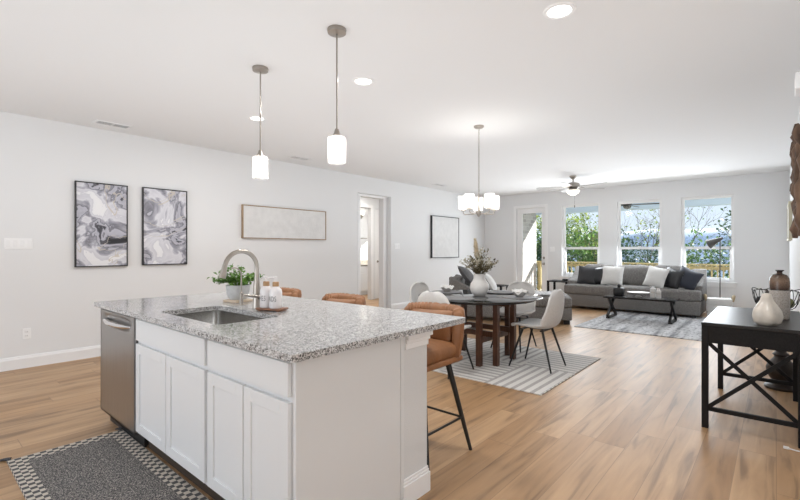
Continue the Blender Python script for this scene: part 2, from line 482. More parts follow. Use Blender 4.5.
m_heather = heather_mat()
m_blocks = block_stripe_mat()
m_streak = streak_rug_mat()
m_pampas = mat('pampas_plume', (0.62, 0.52, 0.37), 0.9, var=0.2, vscale=40)
m_dryleaf = leaf_mat('dried_leaves', (0.045, 0.035, 0.018), (0.20, 0.17, 0.08), 0.25)
m_drypale = leaf_mat('pale_dried_blossom', (0.42, 0.39, 0.30), (0.62, 0.58, 0.48), 0.3)
m_stem = mat('dry_stem', (0.14, 0.11, 0.06), 0.9)
m_bathgranite = mat('vanity_granite', (0.22, 0.20, 0.17), 0.3, var=0.7, vscale=60)

# ------------------------------------------------------------------ mesh helpers
class MB:
    def __init__(self):
        self.bm = bmesh.new()
        self.mats = []
        self.mi = 0

    def use(self, m):
        if m not in self.mats:
            self.mats.append(m)
        self.mi = self.mats.index(m)
        return self

    def _mark(self, n0):
        self.bm.faces.ensure_lookup_table()
        for f in self.bm.faces[n0:]:
            f.material_index = self.mi

    def box(self, x0, x1, y0, y1, z0, z1, bev=0.0, seg=2):
        n0 = len(self.bm.faces)
        r = bmesh.ops.create_cube(self.bm, size=1.0)
        vs = r['verts']
        for v in vs:
            v.co = Vector((x0 + (v.co.x + .5) * (x1 - x0), y0 + (v.co.y + .5) * (y1 - y0), z0 + (v.co.z + .5) * (z1 - z0)))
        if bev:
            es = list({e for v in vs for e in v.link_edges})
            bmesh.ops.bevel(self.bm, geom=es, offset=bev, segments=seg, affect='EDGES', profile=0.5)
        self._mark(n0)
        return self

    def rbox(self, c, s, r=0.04, n=6, puff=(0, 0, 0), rot=None, wob=0.0, seed=0):
        """rounded soft box: centre c, half sizes s"""
        n0 = len(self.bm.faces)
        g = bmesh.ops.create_cube(self.bm, size=2.0)
        es = list({e for v in g['verts'] for e in v.link_edges})
        sub = bmesh.ops.subdivide_edges(self.bm, edges=es, cuts=n, use_grid_fill=True)
        vs = {v for f in self.bm.faces[n0:] for v in f.verts}
        c = Vector(c)
        for v in vs:
            u = v.co.copy()
            # denser rings near the corners
            w = Vector([math.copysign(abs(a) ** 0.75, a) for a in u])
            p = Vector((w.x * s[0], w.y * s[1], w.z * s[2]))
            q = Vector([max(-(s[i] - r), min(s[i] - r, p[i])) for i in range(3)])
            d = p - q
            if d.length > 1e-9:
                p = q + d.normalized() * r
            nx, ny, nz = p.x / s[0], p.y / s[1], p.z / s[2]
            p.x += puff[0] * nx * max(0, 1 - ny * ny) * max(0, 1 - nz * nz)
            p.y += puff[1] * ny * max(0, 1 - nx * nx) * max(0, 1 - nz * nz)
            p.z += puff[2] * nz * max(0, 1 - nx * nx) * max(0, 1 - ny * ny)
            if wob:
                p += noise.noise_vector((p + Vector((seed, seed * 2.1, 0))) * 5.0) * wob
            if rot:
                p = rot @ p
            v.co = c + p
        self._mark(n0)
        return self

    def cyl(self, p0, p1, r0, r1=None, n=16, caps=True):
        return self.tube([p0, p1], [r0, r0 if r1 is None else r1], n, caps)

    def tube(self, pts, r, n=8, caps=True, squash=1.0):
        n0 = len(self.bm.faces)
        pts = [Vector(p) for p in pts]
        rr = r if isinstance(r, (list, tuple)) else [r] * len(pts)
        rings = []
        t0 = (pts[1] - pts[0]).normalized()
        a = Vector((0, 0, 1)) if abs(t0.z) < 0.9 else Vector((1, 0, 0))
        nrm = t0.cross(a).normalized()
        for i, p in enumerate(pts):
            t = (pts[min(i + 1, len(pts) - 1)] - pts[max(i - 1, 0)]).normalized()
            nrm = (nrm - t * nrm.dot(t)).normalized()
            b = t.cross(nrm)
            rings.append([self.bm.verts.new(p + (nrm * math.cos(2 * PI * k / n) + b * math.sin(2 * PI * k / n) * squash) * rr[i]) for k in range(n)])
        for i in range(len(pts) - 1):
            for k in range(n):
                self.bm.faces.new((rings[i][k], rings[i][(k + 1) % n], rings[i + 1][(k + 1) % n], rings[i + 1][k]))
        if caps:
            self.bm.faces.new(list(reversed(rings[0])))
            self.bm.faces.new(rings[-1])
        self._mark(n0)
        return self

    def bar(self, p0, p1, w, h, up=(0, 0, 1)):
        """rectangular bar between two points, w sideways, h along up"""
        n0 = len(self.bm.faces)
        p0, p1 = Vector(p0), Vector(p1)
        t = (p1 - p0).normalized()
        s = t.cross(Vector(up)).normalized()
        u = s.cross(t).normalized()
        q = []
        for p in (p0, p1):
            q.append([self.bm.verts.new(p + s * a * w / 2 + u * b * h / 2) for a, b in ((-1, -1), (1, -1), (1, 1), (-1, 1))])
        for k in range(4):
            self.bm.faces.new((q[0][k], q[0][(k + 1) % 4], q[1][(k + 1) % 4], q[1][k]))
        self.bm.faces.new(list(reversed(q[0])))
        self.bm.faces.new(q[1])
        self._mark(n0)
        return self

    def lathe(self, prof, c=(0, 0, 0), n=28, close=True):
        n0 = len(self.bm.faces)
        c = Vector(c)
        rings = []
        for r, z in prof:
            if r < 1e-6:
                rings.append([self.bm.verts.new(c + Vector((0, 0, z)))])
            else:
                rings.append([self.bm.verts.new(c + Vector((r * math.cos(2 * PI * k / n), r * math.sin(2 * PI * k / n), z))) for k in range(n)])
        for a, b in zip(rings[:-1], rings[1:]):
            for k in range(n):
                k2 = (k + 1) % n
                if len(a) == 1 and len(b) == 1:
                    continue
                if len(a) == 1:
                    self.bm.faces.new((a[0], b[k2], b[k]))
                elif len(b) == 1:
                    self.bm.faces.new((a[k], a[k2], b[0]))
                else:
                    self.bm.faces.new((a[k], a[k2], b[k2], b[k]))
        self._mark(n0)
        return self

    def prism(self, poly, axis, a0, a1, bev=0.0):
        """poly: 2-D points in the two remaining axes (in x,y,z order)"""
        n0 = len(self.bm.faces)
        def p3(p, a):
            if axis == 'x': return Vector((a, p[0], p[1]))
            if axis == 'y': return Vector((p[0], a, p[1]))
            return Vector((p[0], p[1], a))
        A = [self.bm.verts.new(p3(p, a0)) for p in poly]
        B = [self.bm.verts.new(p3(p, a1)) for p in poly]
        n = len(poly)
        fs = [self.bm.faces.new(A), self.bm.faces.new(list(reversed(B)))]
        for k in range(n):
            fs.append(self.bm.faces.new((A[k], B[k], B[(k + 1) % n], A[(k + 1) % n])))
        bmesh.ops.recalc_face_normals(self.bm, faces=fs)
        if bev:
            es = list({e for f in fs for e in f.edges})
            bmesh.ops.bevel(self.bm, geom=es, offset=bev, segments=3, affect='EDGES', profile=0.5)
        self._mark(n0)
        return self

    def sphere(self, c, r, n=16):
        n0 = len(self.bm.faces)
        r = (r, r, r) if isinstance(r, (int, float)) else r
        g = bmesh.ops.create_uvsphere(self.bm, u_segments=n, v_segments=max(6, n // 2), radius=1.0)
        for v in g['verts']:
            v.co = Vector((c[0] + v.co.x * r[0], c[1] + v.co.y * r[1], c[2] + v.co.z * r[2]))
        self._mark(n0)
        return self

    def grid(self, fn, nu, nv):
        """surface from fn(u,v) with u,v in 0..1"""
        n0 = len(self.bm.faces)
        g = [[self.bm.verts.new(Vector(fn(i / nu, j / nv))) for j in range(nv + 1)] for i in range(nu + 1)]
        for i in range(nu):
            for j in range(nv):
                self.bm.faces.new((g[i][j], g[i + 1][j], g[i + 1][j + 1], g[i][j + 1]))
        self._mark(n0)
        return self

    def quad(self, *p):
        n0 = len(self.bm.faces)
        self.bm.faces.new([self.bm.verts.new(Vector(q)) for q in p])
        self._mark(n0)
        return self

    def leaf(self, p, d, length, width, nrm, fold=0.15):
        d = Vector(d).normalized()
        s = d.cross(Vector(nrm))
        if s.length < 1e-3:
            s = d.cross(Vector((1, 0.3, 0.2)))
        s.normalize()
        u = s.cross(d)
        p = Vector(p)
        n0 = len(self.bm.faces)
        a = self.bm.verts.new(p)
        m1 = self.bm.verts.new(p + d * length * .5 + s * width * .5 + u * width * fold)
        m2 = self.bm.verts.new(p + d * length * .5 - s * width * .5 + u * width * fold)
        mc = self.bm.verts.new(p + d * length * .5)
        e = self.bm.verts.new(p + d * length - u * length * .1)
        self.bm.faces.new((a, m1, mc)); self.bm.faces.new((a, mc, m2))
        self.bm.faces.new((mc, m1, e)); self.bm.faces.new((mc, e, m2))
        self._mark(n0)
        return self

    def build(self, name, m=None, parent=None, smooth=True, ang=38, recalc=True):
        if recalc:
            bmesh.ops.recalc_face_normals(self.bm, faces=self.bm.faces[:])
        me = bpy.data.meshes.new(name)
        self.bm.to_mesh(me)
        self.bm.free()
        for k in (self.mats or [m]):
            me.materials.append(k)
        if smooth and len(me.polygons):
            me.polygons.foreach_set('use_smooth', [True] * len(me.polygons))
            me.set_sharp_from_angle(angle=R(ang))
        o = bpy.data.objects.new(name, me)
        C.objects.link(o)
        if parent:
            o.parent = parent
        return o

def thing(name, label, cat, loc=(0, 0, 0), rz=0.0, group=None):
    o = bpy.data.objects.new(name, None)
    o.empty_display_size = 0.1
    C.objects.link(o)
    o.location = loc
    o.rotation_euler = (0, 0, rz)
    return tag(o, label, cat, group)

def tag(o, label, cat, group=None, kind=None):
    o['label'] = label
    o['category'] = cat
    if group:
        o['group'] = group
    if kind:
        o['kind'] = kind
    return o

def struct(o, label=None, cat=None):
    o['kind'] = 'structure'
    if label:
        o['label'] = label
        o['category'] = cat
    return o

def children(o):
    return [c for c in bpy.data.objects if c.parent == o]

def copy_tree(o, loc=None, rz=None, label=None, group=None, parent=None):
    c = o.copy()
    C.objects.link(c)
    if parent:
        c.parent = parent
    if loc is not None:
        c.location = loc
    if rz is not None:
        c.rotation_euler = (0, 0, rz)
    if label:
        c['label'] = label
    if group:
        c['group'] = group
    for ch in children(o):
        copy_tree(ch, parent=c)
    return c

# ------------------------------------------------------------------ the setting
XL, XR, YF, HC = -6.17, 0.185, 10.75, 2.743
struct(MB().box(-9.6, 2.7, -2.4, 10.9, -0.12, 0.0).build('floor', m_floor, smooth=False), 'light oak plank floor', 'floor')
struct(MB().box(-9.6, 2.7, -2.4, 10.9, HC, HC + 0.12).build('ceiling', m_ceil, smooth=False), 'flat off white ceiling', 'ceiling')

def wall_x(name, y0, y1, x0, x1, openings, m=m_wall, label=None):
    """wall running along x, openings (x0,x1,z0,z1)"""
    b = MB()
    cur = x0
    for ox0, ox1, oz0, oz1 in sorted(openings):
        b.box(cur, ox0, y0, y1, 0, HC)
        if oz0 > 0:
            b.box(ox0, ox1, y0, y1, 0, oz0)
        b.box(ox0, ox1, y0, y1, oz1, HC)
        cur = ox1
    b.box(cur, x1, y0, y1, 0, HC)
    return struct(b.build(name, m, smooth=False), label, 'wall')

def wall_y(name, x0, x1, y0, y1, openings, m=m_wall, label=None):
    b = MB()
    cur = y0
    for oy0, oy1, oz0, oz1 in sorted(openings):
        b.box(x0, x1, cur, oy0, 0, HC)
        if oz0 > 0:
            b.box(x0, x1, oy0, oy1, 0, oz0)
        b.box(x0, x1, oy0, oy1, oz1, HC)
        cur = oy1
    b.box(x0, x1, cur, y1, 0, HC)
    return struct(b.build(name, m, smooth=False), label, 'wall')

WINS = [(-4.01, -3.12), (-2.75, -1.86), (-1.51, -0.62)]
WZ0, WZ1 = 0.64, 2.385
DX0, DX1, DZ1 = -5.215, -4.435, 2.37
wall_x('wall_far', YF, YF + 0.15, -6.3, 0.4, [(a, b, WZ0, WZ1) for a, b in WINS] + [(DX0, DX1, 0, DZ1)], label='grey painted far wall with three windows and a glazed door')
wall_y('wall_left', XL - 0.1, XL, -2.4, YF, [(5.86, 6.83, 0, 2.405)], label='long pale wall on the left with a cased opening')
wall_y('wall_right', XR, XR + 0.12, 2.7, YF, [], label='pale wall on the right behind the console table')
wall_x('wall_kitchen_return', 2.7, 2.82, XR + 0.12, 2.7, [])
wall_x('wall_back', -2.4, -2.28, XL, 2.7, [(-5.3, -1.1, 0.75, 2.45)], label='kitchen wall behind the camera with a wide window opening added for light')  # the opening is out of view, added to let light in
wall_y('wall_kitchen_side', 2.55, 2.7, -2.28, 2.7, [(-0.9, 1.3, 0.7, 2.3)])
# rooms behind the left wall
wall_y('wall_hall', XL - 0.22, XL - 0.1, 5.0, 10.9, [(6.02, 6.69, 0, 2.36)])
wall_y('wall_hall_inner', -8.02, -7.9, 5.0, 10.9, [(7.2, 7.97, 0, 2.36), (8.13, 8.9, 0, 2.36)])
wall_y('wall_bath', -9.6, -9.45, 5.0, 10.9, [])
wall_x('wall_hall_near', 4.9, 5.0, -9.6, XL - 0.1, [])
light('hall_fill', 'AREA', (-7.1, 7.2, 2.70), 24, (1, 0.97, 0.93), 0.4)  # added fill without a fixture, brightens the hall
light('bath_fill', 'AREA', (-8.8, 8.2, 2.70), 24, (1, 0.97, 0.93), 0.4)  # extra light with no lamp body, added to brighten the bathroom

def baseboard(name, pts_axis, side, a0, a1, pos, sgn):
    """profiled skirting along axis from a0 to a1 at wall plane pos, sgn = into the room"""
    prof = [(0, 0), (0.015, 0), (0.015, 0.105), (0.010, 0.118), (0.008, 0.13), (0, 0.135)]
    b = MB()
    if pts_axis == 'y':
        b.prism([(pos + sgn * p, z) for p, z in prof], 'y', a0, a1)
    else:
        b.prism([(pos + sgn * p, z) for p, z in prof], 'x', a0, a1)
    return struct(b.build(name, m_trim, smooth=False), 'white baseboard along the ' + side, 'baseboard')

baseboard('baseboard_left', 'y', 'left wall before the cased opening', -2.2, 5.86, XL, 1)
baseboard('baseboard_left', 'y', 'left wall beyond the cased opening', 6.83, YF, XL, 1)
baseboard('baseboard_far', 'x', 'far wall left of the patio door', XL, DX0 - 0.075, YF, -1)
baseboard('baseboard_far', 'x', 'far wall under the windows', DX1 + 0.075, XR, YF, -1)
baseboard('baseboard_right', 'y', 'right wall behind the console', 2.72, YF, XR, -1)

def casing_y(name, x, sgn, y0, y1, z1, w=0.085, t=0.018):
    b = MB()
    xa, xb = sorted((x, x + sgn * t))
    b.box(xa, xb, y0 - w, y0, 0, z1 + w, 0.004)
    b.box(xa, xb, y1, y1 + w, 0, z1 + w, 0.004)
    b.box(xa, xb, y0, y1, z1, z1 + w, 0.004)
    return struct(b.build(name, m_trim, smooth=False), None)

struct(casing_y('trim_1', XL - 0.1, 1, 6.02, 6.69, 2.36, 0.075), 'white door casing inside the wall opening', 'trim')
struct(casing_y('trim_2', -7.9, 1, 7.2, 7.97, 2.36, 0.075), 'white casing of the bathroom doorway', 'trim')
# closed door inside the hall
d2 = struct(thing('door_2', 'white interior door with a lever handle seen through the wall opening', 'door', (-7.94, 8.5, 0)))
b = MB().box(-0.03, 0.01, -0.37, 0.39, 0.005, 2.355, 0.003)
b.build('door_leaf', m_trim, d2, smooth=False)
h = MB().cyl((0.01, -0.25, 0.98), (0.06, -0.25, 0.98), 0.012).lathe([(0, 0), (0.03, 0), (0.03, 0.008), (0, 0.008)], (0, 0, 0), 16)
h = MB().cyl((0.01, -0.25, 0.98), (0.018, -0.25, 0.98), 0.03).cyl((0.018, -0.25, 0.98), (0.06, -0.25, 0.98), 0.01).cyl((0.06, -0.26, 0.98), (0.06, -0.13, 0.98), 0.009)
h.build('lever_handle', m_nickel, d2)

# bathroom vanity seen through the doorway
vn = thing('bathroom_vanity', 'white bathroom vanity with speckled stone top seen through the doorway', 'vanity', (-9.1, 9.0, 0))
MB().box(-0.34, 0.24, -1.1, 0.8, 0.09, 0.82).box(-0.34, 0.18, -1.1, 0.8, 0.0, 0.09).build('cabinet_body', m_cab, vn, smooth=False)
for k in range(4):
    y0 = -1.08 + k * 0.47
    MB().box(0.24, 0.258, y0, y0 + 0.44, 0.12, 0.62, 0.003).build('door', m_cab, vn, smooth=False)
    MB().box(0.24, 0.258, y0, y0 + 0.44, 0.64, 0.80, 0.003).build('drawer_front', m_cab, vn, smooth=False)
MB().box(-0.34, 0.27, -1.12, 0.82, 0.82, 0.86, 0.004).box(-0.34, -0.32, -1.12, 0.82, 0.86, 0.98).build('stone_top', m_bathgranite, vn, smooth=False)
sc = thing('wall_sconce', 'glass wall light glowing high on the bathroom wall', 'lamp', (-9.45, 9.1, 2.28))
MB().cyl((0, 0, 0), (0.02, 0, 0), 0.06).cyl((0.02, 0, 0), (0.1, 0, 0), 0.012).cyl((0.1, 0, 0), (0.1, 0, 0.05), 0.012).build('bracket', m_nickel, sc)
MB().lathe([(0.03, 0.05), (0.05, 0.07), (0.055, 0.17), (0.05, 0.17), (0.045, 0.075), (0.0, 0.06)], (0.1, 0, 0)).build('lamp_shade', emit('sconce_glass', (1, 0.95, 0.88), 1.5), sc)
tb = tag(MB().cyl((-9.38, 8.3, 1.63), (-9.38, 9.3, 1.63), 0.012).cyl((-9.45, 8.32, 1.63), (-9.38, 8.32, 1.63), 0.01).cyl((-9.45, 9.28, 1.63), (-9.38, 9.28, 1.63), 0.01).build('towel_bar', m_nickel), 'dark metal towel bar on the bathroom wall', 'towel bar')

# ---- far wall door and windows
dr = struct(thing('door_1', 'white patio door with a full glass lite beside the windows', 'door', ((DX0 + DX1) / 2, YF, 0)))
hw = (DX1 - DX0) / 2
MB().box(-hw - 0.075, -hw, -0.018, 0.0, 0, DZ1 + 0.075, 0.004).box(hw, hw + 0.075, -0.018, 0.0, 0, DZ1 + 0.075, 0.004).box(-hw, hw, -0.018, 0.0, DZ1, DZ1 + 0.075, 0.004).build('casing', m_trim, dr, smooth=False)
gx0, gx1, gz0, gz1 = -5.075 + 4.825, -4.53 + 4.825, 0.22, 2.25
MB().box(-hw, gx0, 0.05, 0.095, 0.01, DZ1).box(gx1, hw, 0.05, 0.095, 0.01, DZ1).box(gx0, gx1, 0.05, 0.095, 0.01, gz0).box(gx0, gx1, 0.05, 0.095, gz1, DZ1).build('door_leaf', m_trim, dr, smooth=False)
b = MB()
for z0, z1, x0, x1 in ((gz0 - 0.02, gz0 + .015, gx0 - .02, gx1 + .02), (gz1 - .015, gz1 + .02, gx0 - .02, gx1 + .02)):
    b.box(x0, x1, 0.043, 0.05, z0, z1)
b.box(gx0 - .02, gx0 + .012, 0.043, 0.05, gz0, gz1).box(gx1 - .012, gx1 + .02, 0.043, 0.05, gz0, gz1)
b.build('lite_frame', m_trim, dr, smooth=False)
MB().box(gx0, gx1, 0.07, 0.076, gz0, gz1).build('glass_pane', m_pane, dr, smooth=False)
MB().cyl((0.345, 0.05, 0.93), (0.345, 0.035, 0.93), 0.032).cyl((0.345, 0.035, 0.93), (0.345, 0.0, 0.93), 0.012).sphere((0.345, -0.015, 0.93), (0.03, 0.022, 0.03)).build('door_knob', m_nickel, dr)
MB().cyl((0.345, 0.05, 1.08), (0.345, 0.03, 1.08), 0.03).cyl((0.345, 0.03, 1.08), (0.345, 0.012, 1.08), 0.014).build('deadbolt', m_nickel, dr)

wlabels = ['white double-hung window nearest the patio door', 'white double-hung window in the middle behind the sofa', 'white double-hung window behind the floor lamp']
for i, (a, c) in enumerate(WINS):
    w = struct(thing('window_%d' % (i + 1), wlabels[i], 'window', ((a + c) / 2, YF, WZ0)))
    hx, H = (c - a) / 2, WZ1 - WZ0
    f = 0.052
    b = MB()
    b.box(-hx, -hx + f, 0.06, 0.14, 0, H).box(hx - f, hx, 0.06, 0.14, 0, H).box(-hx + f, hx - f, 0.06, 0.14, 0, f).box(-hx + f, hx - f, 0.06, 0.14, H - f, H)
    b.build('window_frame', m_trim, w, smooth=False)
    # white drywall return lining
    MB().box(-hx, -hx + 0.004, 0.0, 0.06, 0, H).box(hx - 0.004, hx, 0.0, 0.06, 0, H).box(-hx, hx, 0.0, 0.06, H - 0.004, H).build('return_lining', m_trim, w, smooth=False)
    zm = 1.325 - WZ0
    lo = MB()
    lo.box(-hx + f, hx - f, 0.075, 0.105, zm - 0.028, zm + 0.028, 0.004)
    lo.box(-hx + f, -hx + f + 0.025, 0.075, 0.105, f, zm).box(hx - f - 0.025, hx - f, 0.075, 0.105, f, zm).box(-hx + f, hx - f, 0.075, 0.105, f, f + 0.03)
    lo.build('lower_sash', m_trim, w, smooth=False)
    MB().box(-0.03, 0.03, 0.065, 0.085, zm + 0.028, zm + 0.04).build('sash_lock', m_trim, w, smooth=False)
    MB().box(-hx + f, hx - f, 0.088, 0.093, f, zm).build('lower_glass_pane', m_pane, w, smooth=False)
    MB().box(-hx + f, hx - f, 0.118, 0.123, zm, H - f).build('upper_glass_pane', m_pane, w, smooth=False)
    MB().box(-hx - 0.05, hx + 0.05, -0.035, 0.06, -0.022, 0.0, 0.004).box(-hx - 0.035, hx + 0.035, -0.016, 0.0, -0.10, -0.022, 0.004).build('window_sill', m_trim, w, smooth=False)

# ------------------------------------------------------------------ outside
struct(MB().box(-6.3, 1.6, YF + 0.15, 14.2, -0.2, -0.06).build('deck_floor', m_deck, smooth=False), 'wooden deck floor outside the windows', 'deck')
struct(MB().box(-6.3, 1.6, YF + 0.15, 14.05, 2.75, 2.9).box(-6.3, 1.6, 14.0, 14.25, 2.46, 2.9).build('porch_ceiling', m_porch, smooth=False), 'pale blue grey porch ceiling outside the windows', 'ceiling')
struct(MB().box(-6.4, -6.1, YF + 0.15, 14.05, -0.2, 2.75).build('wall_porch', m_brick, smooth=False), 'grey brick side wall of the porch', 'wall')
rl = thing('deck_railing', 'yellow pine deck railing outside the windows', 'railing', (-2.2, 14.0, -0.06))
RX0, RX1 = -3.85, 3.3
MB().box(RX0, RX1, -0.07, 0.07, 0.93, 0.97, 0.004).build('cap_rail', m_pine, rl, smooth=False)
MB().box(RX0, RX1, -0.02, 0.02, 0.82, 0.91, 0.004).build('top_rail', m_pine, rl, smooth=False)
MB().box(RX0, RX1, -0.02, 0.02, 0.08, 0.17, 0.004).build('bottom_rail', m_pine, rl, smooth=False)
for k in range(5):
    x = -3.8 + k * 1.85
    MB().box(x - 0.045, x + 0.045, 0.02, 0.11, 0, 0.93, 0.004).build('post', m_pine, rl, smooth=False)
for k in range(58):
    x = -3.7 + k * 0.125
    MB().box(x - 0.017, x + 0.017, -0.055, -0.02, 0.05, 0.93).build('baluster', m_pine, rl, smooth=False)

pf = thing('porch_fan', 'dark ceiling fan hanging outside under the porch ceiling', 'fan', (-2.95, 12.5, 2.75))
MB().lathe([(0, 0), (0.07, 0), (0.06, -0.05), (0.015, -0.06), (0.015, -0.16), (0, -0.16)]).build('downrod', m_blackmetal, pf)
MB().lathe([(0, -0.15), (0.1, -0.16), (0.12, -0.22), (0.11, -0.29), (0, -0.3)]).build('motor_housing', m_blackmetal, pf)
MB().lathe([(0.09, -0.3), (0.1, -0.33), (0.07, -0.38), (0, -0.4)]).build('light_bowl', m_lampgrey, pf)
for k in range(5):
    a = R(12 + 72 * k)
    r = Matrix.Rotation(a, 3, 'Z') @ Matrix.Rotation(R(13), 3, 'X')
    bl = MB()
    bl.prism([(0.1, -0.03), (0.25, -0.06), (0.68, -0.075), (0.74, -0.04), (0.74, 0.04), (0.68, 0.075), (0.25, 0.06), (0.1, 0.03)], 'z', -0.006, 0.006)
    for v in bl.bm.verts:
        v.co = r @ v.co + Vector((0, 0, -0.285))
    bl.build('blade', m_blackmetal, pf, smooth=False)

random.seed(5)
# ground falling away and hills
def ground_fn(u, v):
    x = -90 + u * 130
    y = 14.3 + (v ** 1.6) * 160
    z = -1.6 - (y - 14.3) * 0.09 + noise.noise(Vector((x * .06, y * .06, 0))) * 1.0
    return (x, y, z)
struct(MB().grid(ground_fn, 50, 40).build('ground', m_ground), 'sloping brushy ground below the deck', 'ground')
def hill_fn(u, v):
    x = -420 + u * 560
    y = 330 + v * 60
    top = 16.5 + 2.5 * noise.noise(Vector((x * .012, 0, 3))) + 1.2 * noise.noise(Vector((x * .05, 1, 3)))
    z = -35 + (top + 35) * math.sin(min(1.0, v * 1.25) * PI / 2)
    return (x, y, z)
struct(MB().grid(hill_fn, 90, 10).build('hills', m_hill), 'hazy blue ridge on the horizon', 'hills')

def make_tree(name, label, loc, h, spread, leaf_m, n_leaf, leaf_size, depth=4, seed=1, crown0=0.25, group=None, bias=(0, 0, 0)):
    rnd = random.Random(seed)
    t = thing(name, label, 'tree', loc, 0, group)
    br = MB()
    tips = []
    def grow(p, d, length, r, lev):
        pts = [p]
        q = p.copy()
        dd = d.copy()
        n = 4
        for k in range(n):
            dd = (dd + Vector((rnd.uniform(-.22, .22), rnd.uniform(-.22, .22), rnd.uniform(-.05, .14)))).normalized()
            q = q + dd * length / n
            pts.append(q.copy())
            if lev >= 1:
                tips.append((q.copy(), dd.copy()))
        br.tube(pts, [r * (1 - .5 * k / n) for k in range(n + 1)], 5 if lev > 1 else 7, caps=False)
        if lev < depth:
            for k in range(rnd.choice((2, 3, 3)) if lev else 5):
                s = pts[rnd.randint(2, n)] if lev else pts[rnd.randint(1, n)]
                a = rnd.uniform(0, 2 * PI)
                side = Vector((math.cos(a), math.sin(a), rnd.uniform(0.0, .7))).normalized()
                grow(s, (dd * 0.65 + side * spread).normalized(), length * rnd.uniform(.55, .8), r * .52, lev + 1)
    grow(Vector((0, 0, 0)), Vector((0, 0, 1)), h * 0.42, 0.045 * h / 4, 0)
    br.build('branches', m_bark, t)
    if n_leaf:
        lf = MB()
        for k in range(n_leaf):
            p, d = tips[rnd.randrange(len(tips))]
            if p.z < h * crown0:
                continue
            pp = p + Vector((rnd.gauss(0, .12), rnd.gauss(0, .12), rnd.gauss(0, .12))) * h * .16
            dv = Vector((rnd.uniform(-1, 1), rnd.uniform(-1, 1), rnd.uniform(-.8, .6)))
            lf.leaf(pp, dv, leaf_size * rnd.uniform(.7, 1.3), leaf_size * .55, (rnd.uniform(-1, 1), rnd.uniform(-1, 1), 1))
        lf.build('foliage', leaf_m, t, recalc=False)
    return t

def make_bush(name, label, loc, rx, ry, rz, leaf_m, n_leaf, leaf_size, seed):
    rnd = random.Random(seed)
    t = thing(name, label, 'bush', loc)
    st = MB()
    for k in range(9):
        a = rnd.uniform(0, 2 * PI)
        e = Vector((math.cos(a) * rx * .6, math.sin(a) * ry * .6, rz * rnd.uniform(.9, 1.6)))
        st.tube([(0, 0, -0.4), e * .5 + Vector((0, 0, .1)), e], [.03, .02, .008], 5)
    st.build('stems', m_bark, t)
    lf = MB()
    for k in range(n_leaf):
        v = Vector((rnd.gauss(0, 1), rnd.gauss(0, 1), rnd.gauss(0, 1))).normalized() * rnd.uniform(.55, 1.0)
        w = 1 + .25 * noise.noise(v * 2.2 + Vector((seed, 0, 0)))
        p = Vector((v.x * rx * w, v.y * ry * w, rz + v.z * rz * w))
        lf.leaf(p, v + Vector((rnd.uniform(-.8, .8), rnd.uniform(-.8, .8), rnd.uniform(-.8, .5))), leaf_size * rnd.uniform(.7, 1.3), leaf_size * .6, (rnd.uniform(-1, 1), rnd.uniform(-1, 1), 1))
    lf.build('foliage', leaf_m, t, recalc=False)
    return t

# point on the ground seen through a window: direction from camera by azimuth ratio
make_tree('leafy_tree', 'yellow green leafy tree filling the window nearest the patio door', (-6.9, 19.6, -2.2), 6.2, 0.75, m_leafA, 5200, 0.15, 4, 3, 0.25)
make_tree('leafy_tree', 'green leafy tree behind the patio door glass', (-8.9, 18.2, -2.2), 5.2, 0.75, m_leafB, 4200, 0.13, 4, 8, 0.1)
make_tree('bare_tree', 'nearly bare branching tree left in the middle window', (-5.2, 19.5, -2.2), 6.4, 0.6, m_leafA, 420, 0.13, 5, 11, 0.3)
make_tree('bare_tree', 'thin bare tree right in the middle window', (-3.9, 21.5, -2.4), 6.4, 0.6, m_leafA, 330, 0.13, 5, 21, 0.3)
make_tree('bare_tree', 'fine bare branching tree in the window behind the lamp', (-2.6, 20.5, -2.4), 5.6, 0.65, m_leafB, 160, 0.11, 5, 31, 0.2)
make_tree('evergreen_tree', 'dark evergreen tree at the right edge of the window behind the lamp', (-0.35, 17.4, -2.0), 5.6, 0.6, m_leafC, 1500, 0.13, 4, 41, 0.2)
make_bush('green_bush', 'dense green bush below the window nearest the patio door', (-5.9, 17.4, -1.9), 1.5, 1.0, 2.0, m_leafB, 3600, 0.14, 2)
make_bush('green_bush', 'green bush behind the railing left in the middle window', (-4.6, 18.2, -1.9), 1.1, 0.9, 1.95, m_leafC, 2600, 0.13, 4)
make_bush('green_bush', 'green bush behind the railing in the window by the lamp', (-1.75, 17.6, -1.9), 1.5, 0.9, 1.85, m_leafB, 2800, 0.13, 6)
make_bush('green_bush', 'dark bush behind the railing right in the middle window', (-3.3, 19.6, -2.0), 1.3, 0.9, 1.85, m_leafC, 2200, 0.13, 9)
make_bush('green_bush', 'green bush seen through the patio door glass', (-7.2, 17.2, -1.9), 1.1, 0.9, 1.8, m_leafC, 2600, 0.13, 12)

# ------------------------------------------------------------------ ceiling fittings
def recessed(loc, label):
    t = thing('recessed_light', label, 'ceiling light', loc, 0, 'recessed ceiling lights')
    MB().lathe([(0.068, -0.002), (0.072, -0.008), (0.092, -0.006), (0.097, 0.0), (0.068, 0.0)], n=32).build('trim_ring', m_plate, t)
    MB().lathe([(0, -0.004), (0.069, -0.004), (0.069, 0.0), (0, 0.0)], n=32).build('diffuser', m_led, t)
    l_ = light('recessed_lamp', 'AREA', (loc[0], loc[1], loc[2] - 0.012), 13, (1, 0.98, 0.96), 0.14)
    return t
recessed((-1.0, 2.64, HC), 'round recessed ceiling light nearest the camera, alone above the floor')
recessed((-2.70, 2.63, HC), 'round recessed ceiling light beside the taller looking pendant')
recessed((-4.35, 2.60, HC), 'round recessed ceiling light behind the rod of the farther pendant')

